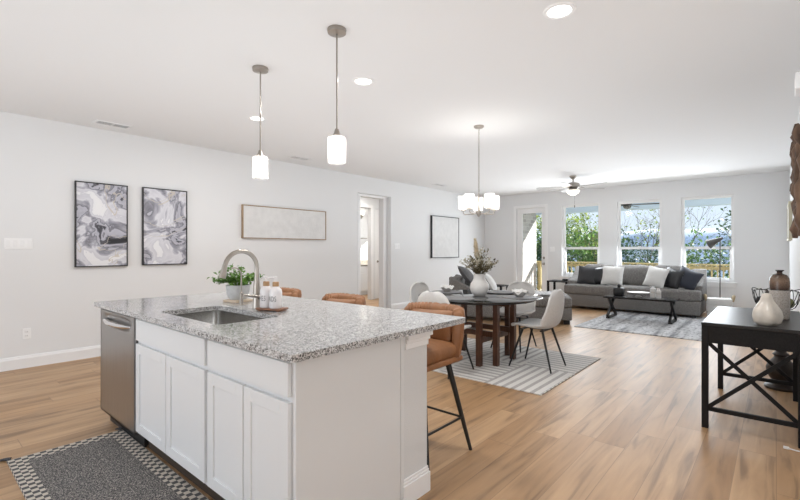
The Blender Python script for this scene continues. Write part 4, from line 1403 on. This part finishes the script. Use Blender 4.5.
TT = 0.008 + 0.738
setl = ['right of the vase, towards the window', 'on the island side', 'on the left wall side', 'beyond the vase']
spots = [(0.47, 0.09), (0.0, -0.47), (-0.50, 0.06), (0.03, 0.48)]
pm0 = None
for k, (dx, dy) in enumerate(spots):
    lab = ['round slate placemat at the right of the table under a bowl', 'round slate placemat at the near side of the table without a bowl in view',
           'round slate placemat at the left of the table under a bowl', 'round slate placemat at the far side of the table behind the vase'][k]
    if pm0 is None:
        pm0 = tag(MB().lathe([(0, 0), (0.186, 0), (0.19, 0.003), (0.186, 0.007), (0, 0.007)], n=48).build('placemat', m_slate), lab, 'placemat', 'round placemats on the dining table')
        pm0.location = (TX + dx, TY + dy, TT)
    else:
        copy_tree(pm0, (TX + dx, TY + dy, TT), 0, lab)
bowl0 = thing('bowl', 'grey stoneware bowl on the right placemat', 'bowl', (TX + 0.47, TY + 0.09, TT + 0.007), 0, 'stoneware bowls on the dining table')
MB().lathe([(0, 0), (0.035, 0), (0.04, 0.004), (0.066, 0.03), (0.075, 0.055), (0.071, 0.055), (0.06, 0.032), (0.035, 0.01), (0, 0.008)], n=32).build('bowl_body', m_stonebowl, bowl0)
copy_tree(bowl0, (TX - 0.50, TY + 0.06, TT + 0.007), 0, 'grey stoneware bowl on the left placemat')
def napkin(loc, rz, label, seed):
    rn = random.Random(seed)
    def fn(u, v):
        a = 2 * PI * u
        r = 0.004 + 0.082 * v
        w = (0.012 * math.sin(a * 3 + seed) + 0.010 * math.sin(a * 7 + 1.3 * seed)) * v + 0.008 * math.sin(v * 14 + a * 2) * v
        z = 0.074 - 0.026 * v * v + w
        return (r * math.cos(a) * 1.1 - 0.008, r * math.sin(a) * .9, z)
    o = MB().grid(fn, 48, 14).build('napkin', m_linen, None, ang=80)
    md = o.modifiers.new('cloth', 'SOLIDIFY'); md.thickness = 0.004
    o.location = loc; o.rotation_euler = (0, 0, rz)
    return tag(o, label, 'napkin', 'folded napkins in bowls')
napkin((TX + 0.47, TY + 0.09, TT + 0.012), R(200), 'white folded napkin in the right bowl', 1.0)
napkin((TX - 0.50, TY + 0.06, TT + 0.012), R(170), 'white folded napkin in the left bowl', 2.4)

# vase and dried bouquet
vs = tag(MB().lathe([(0, 0), (0.058, 0), (0.068, 0.005), (0.098, 0.045), (0.113, 0.095), (0.104, 0.14), (0.078, 0.175), (0.068, 0.20), (0.069, 0.248), (0.073, 0.257), (0.065, 0.257), (0.061, 0.215), (0.04, 0.18), (0, 0.17)], n=40).build('vase', m_ceramic), 'white rounded ceramic vase in the middle of the dining table', 'vase')
vs.location = (-2.63, 4.46, TT)
bq = thing('dried_bouquet', 'dried flower bouquet with a pampas plume in the white vase', 'flowers', (-2.63, 4.46, TT + 0.19))
rnd = random.Random(12)
stm, dlf, pal = MB(), MB(), MB()
for k in range(74):
    a = rnd.uniform(0, 2 * PI); sp = rnd.uniform(.05, 1.0); ln = rnd.uniform(.10, .29) * (1.1 - .25 * sp)
    d = Vector((math.cos(a) * sp, math.sin(a) * sp, 1.0 - .45 * sp)).normalized()
    p0 = Vector((math.cos(a) * .02, math.sin(a) * .02, 0.0))
    p1 = Vector((math.cos(a) * .045 * min(1, sp + .3), math.sin(a) * .045 * min(1, sp + .3), 0.07))
    p2 = p1 + d * ln
    stm.tube([p0, p1, p1.lerp(p2, .5) + Vector((0, 0, .012)), p2], [.0025, .002, .0016, .001], 5)
    kind = rnd.random()
    for j in range(16):
        q = p1.lerp(p2, rnd.uniform(.1 if kind < .6 else .7, 1.05))
        dv = d + Vector((rnd.uniform(-1, 1), rnd.uniform(-1, 1), rnd.uniform(-.6, .8)))
        (dlf if kind < .62 else pal).leaf(q + Vector((rnd.gauss(0, .008), rnd.gauss(0, .008), rnd.gauss(0, .008))), dv, rnd.uniform(.02, .042), rnd.uniform(.010, .02), (rnd.uniform(-1, 1), rnd.uniform(-1, 1), 1))
stm.build('stems', m_stem, bq)
dlf.build('dry_leaves', m_dryleaf, bq, recalc=False)
pal.build('pale_blossoms', m_drypale, bq, recalc=False)
pm = MB()
tipc = Vector((-0.035, 0.0, 0.44))
pm.tube([(0, 0, 0), (-.015, 0, .08), (-.03, 0, .22), (-.035, 0, .33), tipc], [.003, .003, .013, .014, .003], 8)
for k in range(620):
    f = rnd.uniform(0, 1)
    z = .20 + f * .24
    a = rnd.uniform(0, 2 * PI)
    w = .036 * math.sin(min(1, (f + .12)) * PI * .92) + .006
    q = Vector((-.028 - f * .022, -f * .02, z))
    pm.leaf(q, (math.cos(a) * w * 14, math.sin(a) * w * 14, .75), .055, .010, (0, 0, 1))
pm.build('pampas_plume', m_pampas, bq, recalc=False)

# ------------------------------------------------------------------ living area
lr = tag(MB().box(-2.55, -0.35, 7.38, 10.0, 0, 0.01).build('living_room_rug', m_streak, smooth=False), 'pale grey distressed area rug under the coffee table', 'rug')

def make_pillow(name, label, m, loc, size, rot, th=0.075, cat='pillow', group=None, sag=0.0):
    def fnz(u, v):
        x, y = -1 + 2 * u, -1 + 2 * v
        k = (1 - abs(x) ** 2.6) ** .62 * (1 - abs(y) ** 2.6) ** .62
        return k
    b = MB()
    n = 14
    for s in (1, -1):
        def fn(u, v, s=s):
            x, y = -1 + 2 * u, -1 + 2 * v
            pinch_x = 1 - 0.07 * (1 - y * y); pinch_y = 1 - 0.07 * (1 - x * x)
            z = th * fnz(u, v) + 0.006 * noise.noise(Vector((x * 2.2, y * 2.2, s * 3 + size)))
            return (x * size * pinch_x, s * z, y * size * pinch_y)
        b.grid(fn, n, n)
    bmesh.ops.remove_doubles(b.bm, verts=b.bm.verts[:], dist=0.0006)
    o = b.build(name, m, None, ang=80)
    o.location = loc
    o.rotation_euler = rot
    return tag(o, label, cat, group)

# sofa along the windows (local: faces -y, origin at floor centre of the footprint)
sf = thing('sofa', 'grey tweed three seat sofa under the windows', 'sofa', (-2.31, 10.13, 0.0))
L2, Dp0, Dp1 = 1.255, -0.48, 0.47
MB().box(-L2, L2, Dp0 + 0.01, Dp1, 0.06, 0.315, 0.02, 3).build('base', m_sofa, sf)
for sx in (-1, 1):
    # arm, sloping up to the back
    prof = [(-0.22, 0.31), (Dp1, 0.31), (Dp1, 0.90), (0.36, 0.90), (0.10, 0.70), (-0.12, 0.625), (-0.22, 0.60)]
    xa, xb = (L2 - 0.22, L2 + 0.01) if sx > 0 else (-L2 - 0.01, -L2 + 0.22)
    MB().prism(prof, 'x', xa, xb, 0.025).build('arm', m_sofa, sf, ang=50)
b = MB().rbox((0, -0.33, 0.42), (L2 - 0.002, 0.15, 0.105), 0.045, 8, (0, .015, .012))
b.rbox((0, 0.0, 0.42), (L2 - 0.225, 0.32, 0.105), 0.04, 8, (0, 0, .012))
b.build('bench_seat_cushion', m_sofa, sf, ang=60)
MB().box(-L2 + 0.2, L2 - 0.2, 0.30, Dp1, 0.31, 0.80, 0.03, 3).build('back_frame', m_sofa, sf)
bw = (2 * (L2 - 0.22)) / 3
for k in range(3):
    x = -L2 + 0.22 + bw * (k + .5)
    MB().rbox((x, 0.20, 0.725), (bw / 2 - 0.010, 0.10, 0.22), 0.085, 9, (0, .055, .022), Matrix.Rotation(R(-12), 3, 'X'), wob=.026, seed=k * 3.3).build('back_cushion', m_sofa, sf, ang=70)
for sx in (-1, 1):
    for y in (Dp0 + 0.08, Dp1 - 0.08):
        MB().box(sx * (L2 - 0.1) - 0.035, sx * (L2 - 0.1) + 0.035, y - 0.035, y + 0.035, 0.0 if y > 0 else 0.010, 0.06).build('foot', m_black, sf, smooth=False)

G = 'throw pillows on the window sofa'
make_pillow('throw_pillow', 'charcoal pillow at the left end of the sofa', m_char, (-3.15, 9.97, 0.72), 0.205, (R(-16), R(5), R(10)), .08, group=G)
make_pillow('throw_pillow', 'narrow black pillow tucked between the charcoal and the left white pillow', m_leatherblk, (-2.93, 10.0, 0.715), 0.20, (R(-14), R(-3), R(-14)), .08, group=G)
make_pillow('throw_pillow', 'white textured pillow on the left half of the sofa', m_boucle, (-2.63, 9.94, 0.735), 0.215, (R(-15), R(3), R(4)), .085, group=G)
make_pillow('throw_pillow', 'white textured pillow on the right half of the sofa', m_boucle, (-1.82, 9.93, 0.735), 0.215, (R(-16), R(10), R(-22)), .085, group=G)
make_pillow('throw_pillow', 'glossy black pillow between the white and the navy pillow', m_leatherblk, (-1.54, 9.96, 0.72), 0.205, (R(-14), R(12), R(-34)), .085, group=G)
make_pillow('throw_pillow', 'navy velvet pillow against the right sofa arm', m_navy, (-1.29, 9.94, 0.72), 0.205, (R(-18), R(22), R(-14)), .085, group=G)

# chaise lounge, turned towards the windows
sc_ = thing('chaise_lounge', 'grey tweed chaise lounge with a raised sloping end, behind the dining table', 'sofa', (-4.54, 6.61, 0), R(25.4))
LC, WC = 2.115, 0.95
MB().box(0.01, LC, 0.0, WC, 0.07, 0.285, 0.02, 3).build('base', m_sofa, sc_)
MB().rbox((0.22 + (LC - 0.22) / 2, WC / 2, 0.375), ((LC - 0.22) / 2 + 0.004, WC / 2 + 0.004, 0.092), 0.04, 9, (0, 0, .012)).build('seat_cushion', m_sofa, sc_, ang=60)
prof = [(0.0, 0.28), (0.56, 0.28), (0.56, 0.50), (0.47, 0.54), (0.26, 0.66), (0.08, 0.775), (0.0, 0.79)]
MB().prism(prof, 'y', 0.0, 0.19, 0.025).build('arm', m_sofa, sc_, ang=50)
MB().prism(prof, 'y', WC - 0.19, WC, 0.025).build('arm', m_sofa, sc_, ang=50)
MB().box(0.0, 0.2, 0.17, WC - 0.17, 0.28, 0.77, 0.03, 3).build('back_frame', m_sofa, sc_)
for x in (0.08, LC - 0.08):
    for y in (0.08, WC - 0.08):
        MB().box(x - .05, x + .05, y - .05, y + .05, 0, 0.07).build('foot', m_black, sc_, smooth=False)
CM = Matrix.Translation((-4.54, 6.61, 0)) @ Matrix.Rotation(R(25.4), 4, 'Z')
make_pillow('throw_pillow', 'dark grey pillow leaning on the raised end of the chaise lounge', m_greypil, CM @ Vector((0.30, 0.34, 0.80)), 0.22, (R(-42), R(8), R(108)), .085, group='pillows on the chaise lounge')
make_pillow('throw_pillow', 'white pillow on the chaise lounge behind the vase', m_boucle, CM @ Vector((0.70, 0.58, 0.66)), 0.215, (R(-34), 0, R(115)), .085, group='pillows on the chaise lounge')
def throw_fn(u, v):
    return CM @ Vector((0.88 + u * 1.14, 0.10 + v * 0.76, 0.482 + 0.012 * noise.noise(Vector((u * 5, v * 4, 2))) + 0.006 * math.sin(u * 9 + v * 5)))
o = MB().grid(throw_fn, 30, 18).build('throw_blanket', m_throw, None, ang=80)
md = o.modifiers.new('cloth', 'SOLIDIFY'); md.thickness = 0.012; md.offset = 1
tag(o, 'white and grey patterned throw blanket on the chaise lounge', 'blanket')
lb_ = thing('low_bench', 'low black bench in the far left corner beyond the chaise lounge', 'bench', (-5.35, 9.9, 0))
MB().box(-0.3, 0.25, -0.2, 0.2, 0.37, 0.40, 0.003, 1).build('seat', m_blackwood, lb_, smooth=False)
for sx in (-0.27, 0.22):
    for sy in (-0.17, 0.17):
        MB().box(sx - .025, sx + .025, sy - .025, sy + .025, 0, 0.37).build('leg', m_blackwood, lb_, smooth=False)

# side table beside the sofa
sd = thing('side_table', 'small black side table left of the window sofa', 'table', (-3.86, 10.25, 0))
MB().box(-0.24, 0.24, -0.22, 0.22, 0.53, 0.56, 0.003, 1).build('tabletop', m_blackwood, sd, smooth=False)
for sx in (-1, 1):
    for sy in (-1, 1):
        MB().box(sx * .215 - .022, sx * .215 + .022, sy * .195 - .022, sy * .195 + .022, 0, .53, .002, 1).build('leg', m_blackwood, sd, smooth=False)
tag(MB().box(-0.06, 0.06, -0.045, 0.045, 0, 0.045, 0.006).build('small_box', m_blackwood), 'small dark box on the black side table', 'box').location = (-3.72, 10.2, 0.56)

# coffee table
ct = thing('coffee_table', 'black coffee table with crossed legs on the pale rug', 'table', (-1.87, 8.90, 0.01))
MB().box(-0.575, 0.575, -0.27, 0.27, 0.375, 0.41, 0.004, 2).build('tabletop', mat('black_lacquer', (0.012, 0.012, 0.012), 0.18), ct, smooth=False)
for sx in (-1, 1):
    b = MB()
    x = sx * 0.50
    b.bar((x - .012, -0.24, 0.03), (x - .012, 0.24, 0.375), 0.035, 0.05, (0, -0.6, 0.8)).bar((x + .012, 0.24, 0.03), (x + .012, -0.24, 0.375), 0.035, 0.05, (0, 0.6, 0.8))
    b.box(x - 0.03, x + 0.03, -0.26, 0.26, 0, 0.03, 0.002, 1)
    b.build('crossed_leg', m_blackmetal, ct, smooth=False)
jr = thing('lidded_jar', 'black square jar with a round stopper on the coffee table', 'jar', (-2.26, 8.98, 0.42))
MB().box(-0.085, 0.085, -0.085, 0.085, 0, 0.145, 0.02, 3).build('jar_body', m_black, jr)
MB().lathe([(0, 0.145), (0.03, 0.145), (0.028, 0.165), (0.034, 0.175), (0.036, 0.19), (0.02, 0.21), (0, 0.213)], n=18).build('stopper', m_black, jr)
db = thing('footed_bowl', 'wide white footed bowl in the middle of the coffee table', 'bowl', (-1.93, 8.98, 0.42))
MB().lathe([(0, 0), (0.06, 0), (0.05, 0.01), (0.03, 0.025), (0.03, 0.035), (0.10, 0.055), (0.19, 0.075), (0.185, 0.082), (0.09, 0.064), (0, 0.05)], n=36).build('bowl_body', m_ceramic, db)
for k, (x, y, h_, lab) in enumerate([(-1.68, 8.92, 0.17, 'taller white stacked candle holder on the coffee table'), (-1.58, 8.86, 0.14, 'shorter white stacked candle holder at the right of the coffee table')]):
    t = thing('candle_holder', lab, 'candle holder', (x, y, 0.42), R(10 * k), 'white candle holders on the coffee table')
    for j in range(2):
        z0 = j * h_ / 2
        MB().box(-0.04, 0.04, -0.04, 0.04, z0, z0 + h_ / 2 - 0.004, 0.006).build('block', m_ceramic, t)
    MB().lathe([(0, h_ - .006), (0.022, h_ - .006), (0.022, h_ + 0.03), (0, h_ + 0.03)], n=16).build('candle', m_bottle, t)

# white slatted crate with tan handles, floor lamp behind
ce = thing('white_crate', 'whitewashed slatted crate with tan handles under the lamp', 'crate', (-0.80, 10.02, 0), R(6))
for k in range(3):
    z0 = 0.015 + k * 0.125
    MB().box(-0.19, 0.19, -0.16, 0.16, z0, z0 + 0.115, 0.012, 2).build('slat', m_white, ce)
MB().box(-0.17, 0.17, -0.14, 0.14, 0.0, 0.375).build('inner_box', m_white, ce, smooth=False)
for sx in (-1, 1):
    MB().tube([(sx * .195, -.09, .34), (sx * .21, -.06, .40), (sx * .215, 0, .425), (sx * .21, .06, .40), (sx * .195, .09, .34)], [.022, .026, .028, .026, .022], 10).build('handle', m_rope, ce)
fl = thing('floor_lamp', 'grey floor lamp with a tilted cone shade in front of the window', 'lamp', (-0.815, 10.36, 0))
MB().lathe([(0, 0), (0.12, 0), (0.12, 0.012), (0.02, 0.02), (0, 0.02)], n=28).build('base', m_lampgrey, fl)
MB().cyl((0, 0, 0.015), (0, 0, 1.50), 0.009, n=10).build('pole', m_lampgrey, fl)
hd = MB()
ax = Vector((-0.85, 0.15, -0.45)).normalized()
p0 = Vector((0.0, -0.02, 1.49))
hd.tube([p0 - ax * 0.05, p0, p0 + ax * 0.03, p0 + ax * 0.21], [0.02, 0.035, 0.04, 0.095], 24, caps=False)
hd.tube([p0 + ax * 0.205, p0 + ax * 0.03, p0 + ax * .01], [0.09, 0.035, 0.02], 24, caps=True)
hd.build('lamp_shade', m_lampgrey, fl)
MB().sphere((0, 0, 1.50), 0.016, 10).build('swivel_joint', m_lampgrey, fl)

# ------------------------------------------------------------------ console table and the right wall
KX0, KX1, KY0, KY1, KZ = -0.41, 0.15, 3.80, 5.00, 0.76
cn = thing('console_table', 'black wooden console table with crossed end braces', 'table', ((KX0 + KX1) / 2, (KY0 + KY1) / 2, 0))
cxk, cyk = (KX0 + KX1) / 2, (KY0 + KY1) / 2
wx, wy = (KX1 - KX0) / 2, (KY1 - KY0) / 2
MB().box(-wx, wx, -wy, wy, KZ - 0.022, KZ, 0.003, 1).build('tabletop', m_blacktop, cn, smooth=False)
lw = 0.042
b = MB()
b.box(-wx + lw, wx - lw, -wy + 0.006, -wy + 0.028, 0.615, KZ - 0.022).box(-wx + lw, wx - lw, wy - 0.028, wy - 0.006, 0.615, KZ - 0.022)
b.box(-wx + 0.006, -wx + 0.028, -wy + lw, wy - lw, 0.615, KZ - 0.022).box(wx - 0.028, wx - 0.006, -wy + lw, wy - lw, 0.615, KZ - 0.022)
b.build('apron', m_blackwood, cn, smooth=False)
for sx in (-1, 1):
    for sy in (-1, 1):
        xa, xb = sorted((sx * wx - sx * 0.002, sx * (wx - lw)))
        ya, yb = sorted((sy * wy - sy * 0.002, sy * (wy - lw)))
        MB().box(xa, xb, ya, yb, 0, KZ - 0.022, 0.002, 1).build('leg', m_blackwood, cn, smooth=False)
for sy in (-1, 1):
    y = sy * (wy - lw / 2)
    MB().box(-wx + lw, wx - lw, y - .012, y + .012, 0.125, 0.155, .002, 1).build('stretcher', m_blackwood, cn, smooth=False)
    x0, x1 = -wx + lw - .004, wx - lw + .004
    MB().bar((x0, y - .007, .15), (x1, y - .007, .615), .012, .026, (-.6, 0, .8)).bar((x0, y + .007, .615), (x1, y + .007, .15), .012, .026, (.6, 0, .8)).build('cross_brace', m_blackwood, cn, smooth=False)

# vases on the console
def pear_fn(u, v):
    a = 2 * PI * u
    prof = [(0.0, 0.0), (0.052, 0.0), (0.074, 0.02), (0.082, 0.06), (0.076, 0.10), (0.055, 0.14), (0.038, 0.17), (0.032, 0.195), (0.025, 0.215), (0.01, 0.222), (0.0, 0.22)]
    t_ = v * (len(prof) - 1)
    k = min(len(prof) - 2, int(t_)); f = t_ - k
    r = prof[k][0] * (1 - f) + prof[k + 1][0] * f
    z = prof[k][1] * (1 - f) + prof[k + 1][1] * f
    lob = 1 + 0.10 * math.cos(a * 5) * min(1, r / .07)
    return (r * lob * math.cos(a), r * lob * math.sin(a), z)
pv = thing('pear_vase', 'cream lobed pear shaped ceramic on the console table', 'ornament', (-0.05, 3.96, KZ))
o = MB().grid(pear_fn, 48, 30)
bmesh.ops.remove_doubles(o.bm, verts=o.bm.verts[:], dist=1e-4)
o.build('pear_body', m_pear, pv, ang=80)
MB().tube([(0, 0, 0.215), (0.003, 0, 0.232), (0.0, 0.004, 0.245)], [0.014, 0.010, 0.008], 8).build('stem', m_turned, pv)
tv = tag(MB().lathe([(0, 0), (0.052, 0), (0.058, 0.006), (0.061, 0.05), (0.061, 0.28), (0.057, 0.31), (0.043, 0.334), (0.020, 0.343), (0.016, 0.35), (0.018, 0.358), (0.028, 0.364), (0.026, 0.37), (0.012, 0.37), (0.01, 0.34), (0, 0.33)], n=36).build('bottle_vase', m_dipped), 'tall bottle vase glazed brown above speckled beige', 'vase')
tv.location = (0.02, 4.36, KZ)

# wire bowl on a turned pedestal behind the console
pd = tag(MB().lathe([(0, 0), (0.12, 0), (0.125, 0.02), (0.105, 0.035), (0.07, 0.05), (0.06, 0.065), (0.08, 0.09), (0.105, 0.14), (0.11, 0.19), (0.09, 0.24), (0.055, 0.28), (0.05, 0.30), (0.065, 0.315), (0.04, 0.34), (0.035, 0.45), (0.05, 0.52), (0.045, 0.58), (0.03, 0.62), (0.06, 0.66), (0.10, 0.685), (0.10, 0.70), (0, 0.70)], n=32).build('pedestal_stand', m_turned), 'dark turned wood pedestal on the floor behind the console table', 'stand')
pd.location = (0.035, 5.35, 0)
wb = thing('wire_bowl', 'black wire basket bowl on the turned pedestal', 'bowl', (-0.0, 5.35, 0.70))
b = MB()
NR = 18
for k in range(NR):
    a = 2 * PI * k / NR
    tw = 0.5 if k % 2 else -0.5
    pts = []
    for j in range(9):
        f = j / 8
        r = 0.03 + 0.145 * math.sin(f * PI / 2)
        z = 0.006 + 0.20 * (1 - math.cos(f * PI / 2)) + 0.01 * math.sin(f * 9)
        pts.append((r * math.cos(a + tw * f), r * math.sin(a + tw * f), z))
    b.tube(pts, 0.0032, 5)
b.build('wires', m_blackmetal, wb)
b = MB()
for r, z in ((0.03, 0.006), (0.176, 0.208)):
    b.tube([(r * math.cos(2 * PI * k / 40), r * math.sin(2 * PI * k / 40), z + (0.012 * math.sin(k * 2 * PI / 8) if z > .1 else 0)) for k in range(41)], 0.004, 6, caps=False)
b.build('rim', m_blackmetal, wb)
for k, (x, y, z, r, mm, lab) in enumerate([(-0.105, -0.03, 0.105, 0.045, m_black, 'black decorative ball at the left in the wire bowl'), (0.085, -0.05, 0.098, 0.045, m_olive, 'olive decorative ball at the right in the wire bowl'), (0.03, 0.07, 0.098, 0.05, m_black, 'black decorative ball at the back in the wire bowl')]):
    tag(MB().sphere((0, 0, 0), r, 20).build('decorative_ball', mm), lab, 'ball', 'decorative balls in the wire bowl').location = (0.0 + x, 5.35 + y, 0.70 + z)

# driftwood wall sculpture
dw_ = thing('driftwood_sculpture', 'brown knotted driftwood sculpture hanging on the right wall', 'wall art', (XR, 4.75, 1.83))
rnd = random.Random(9)
for k in range(11):
    y = -0.42 + 0.084 * k + rnd.uniform(-.02, .02)
    zt = 0.44 + rnd.uniform(-.12, .02) if k != 4 else 0.46
    zb = -0.45 + rnd.uniform(0, .18)
    pts, rr = [], []
    nseg = 16
    ph = rnd.uniform(0, 6)
    for j in range(nseg + 1):
        f = j / nseg
        z = zb + (zt - zb) * f
        pts.append((-0.042 - 0.014 * math.sin(f * 9 + ph) - rnd.uniform(0, .006), y + 0.03 * math.sin(f * 7 + ph * 1.7), z))
        rr.append((0.026 + 0.013 * math.sin(f * 23 + ph) + rnd.uniform(-.006, .006)) * (0.45 if j in (0, nseg) else 1.0))
    MB().tube(pts, rr, 9).build('driftwood_piece', m_drift, dw_, ang=70)
MB().box(-0.03, -0.002, -0.40, 0.40, 0.15, 0.19).box(-0.03, -0.002, -0.40, 0.40, -0.22, -0.18).build('mounting_rail', m_turned, dw_, smooth=False)

fp = thing('framed_picture', 'pale gold framed picture seen edge on at the far end of the right wall', 'picture', (XR, 9.3, 1.72))
MB().box(-0.045, -0.001, -0.60, -0.57, -0.29, 0.29).box(-0.045, -0.001, 0.57, 0.60, -0.29, 0.29).box(-0.045, -0.001, -0.57, 0.57, 0.26, 0.29).box(-0.045, -0.001, -0.57, 0.57, -0.29, -0.26).build('frame', m_goldframe, fp, smooth=False)
MB().box(-0.035, -0.005, -0.57, 0.57, -0.26, 0.26).build('canvas', m_canvas, fp, smooth=False)
tag(MB().box(-0.09, 0, -0.10, 0.10, -0.055, 0.055, 0.006).build('door_chime', m_plate), 'white door chime box high on the right wall', 'chime').location = (XR, 3.92, 2.385)
# cable end by the console leg
tag(MB().tube([(0.06, 3.745, 0.005), (0.10, 3.735, 0.005), (0.14, 3.74, 0.005), (0.17, 3.78, 0.005)], 0.004, 6).box(0.035, 0.065, 3.735, 3.755, 0.0, 0.014, 0.003).build('white_cable', m_plate), 'white cable end on the floor by the console leg', 'cable')

# ------------------------------------------------------------------ left wall: art, switches
def framed(name, label, y0, y1, z0, z1, frame_m, face_m, cat, fw=0.012, depth=0.04, group=None):
    t = thing(name, label, cat, (XL, (y0 + y1) / 2, (z0 + z1) / 2), 0, group)
    hy, hz = (y1 - y0) / 2, (z1 - z0) / 2
    MB().box(0.001, depth, -hy, -hy + fw, -hz, hz).box(0.001, depth, hy - fw, hy, -hz, hz).box(0.001, depth, -hy + fw, hy - fw, hz - fw, hz).box(0.001, depth, -hy + fw, hy - fw, -hz, -hz + fw).build('frame', frame_m, t, smooth=False)
    MB().box(0.004, depth - 0.008, -hy + fw, hy - fw, -hz + fw, hz - fw).build('canvas', face_m, t, smooth=False)
    return t
framed('framed_print', 'black framed ink marble print, the larger looking one at left', 1.335, 1.875, 1.08, 2.085, m_black, m_art1, 'picture', group='ink marble prints on the left wall')
framed('framed_print', 'black framed ink marble print, second one, right of the first', 2.045, 2.60, 1.085, 2.09, m_black, m_art2, 'picture', group='ink marble prints on the left wall')
framed('canvas_art', 'long low white textured panel in an oak frame', 3.42, 5.04, 1.46, 1.975, m_oakframe, m_canvas, 'picture', 0.014, 0.045)
framed('canvas_art', 'square white textured panel in a thin black frame near the chaise lounge', 8.22, 9.37, 1.09, 2.10, m_black, m_canvas, 'picture', 0.016, 0.05)

def switch_plate(loc, w, h_, n, label, axis='x'):
    t = thing('light_switch', label, 'switch', loc, 0 if axis == 'x' else R(-90))
    MB().box(0.0, 0.006, -w / 2, w / 2, -h_ / 2, h_ / 2, 0.003, 2).build('cover_plate', m_plate, t, smooth=False)
    for k in range(n):
        y = -w / 2 + w * (k + .5) / n
        MB().box(0.006, 0.011, y - 0.016, y + 0.016, -0.034, 0.034, 0.002, 1).build('rocker', m_trim, t, smooth=False)
    return t
switch_plate((XL, 0.845, 1.35), 0.235, 0.118, 4, 'white four rocker switch plate on the left wall')
switch_plate((XL, 7.02, 1.365), 0.165, 0.118, 3, 'white three rocker switch plate right of the wall opening')
switch_plate((-4.25, YF, 1.30), 0.12, 0.118, 2, 'white two rocker switch plate between patio door and window', 'y')
ot = thing('wall_outlet', 'white power outlet low on the left wall', 'outlet', (XL, 0.91, 0.37))
MB().box(0, 0.006, -0.037, 0.037, -0.058, 0.058, 0.003, 2).build('cover_plate', m_plate, ot, smooth=False)
for z in (-0.022, 0.022):
    r_ = MB().box(0.006, 0.009, -0.017, 0.017, z - 0.015, z + 0.015, 0.002, 1).build('receptacle', m_trim, ot, smooth=False)
    MB().box(0.009, 0.0095, -0.008, -0.005, z - 0.006, z + 0.006).box(0.009, 0.0095, 0.005, 0.008, z - 0.006, z + 0.006).build('slots', m_slot, r_, smooth=False)
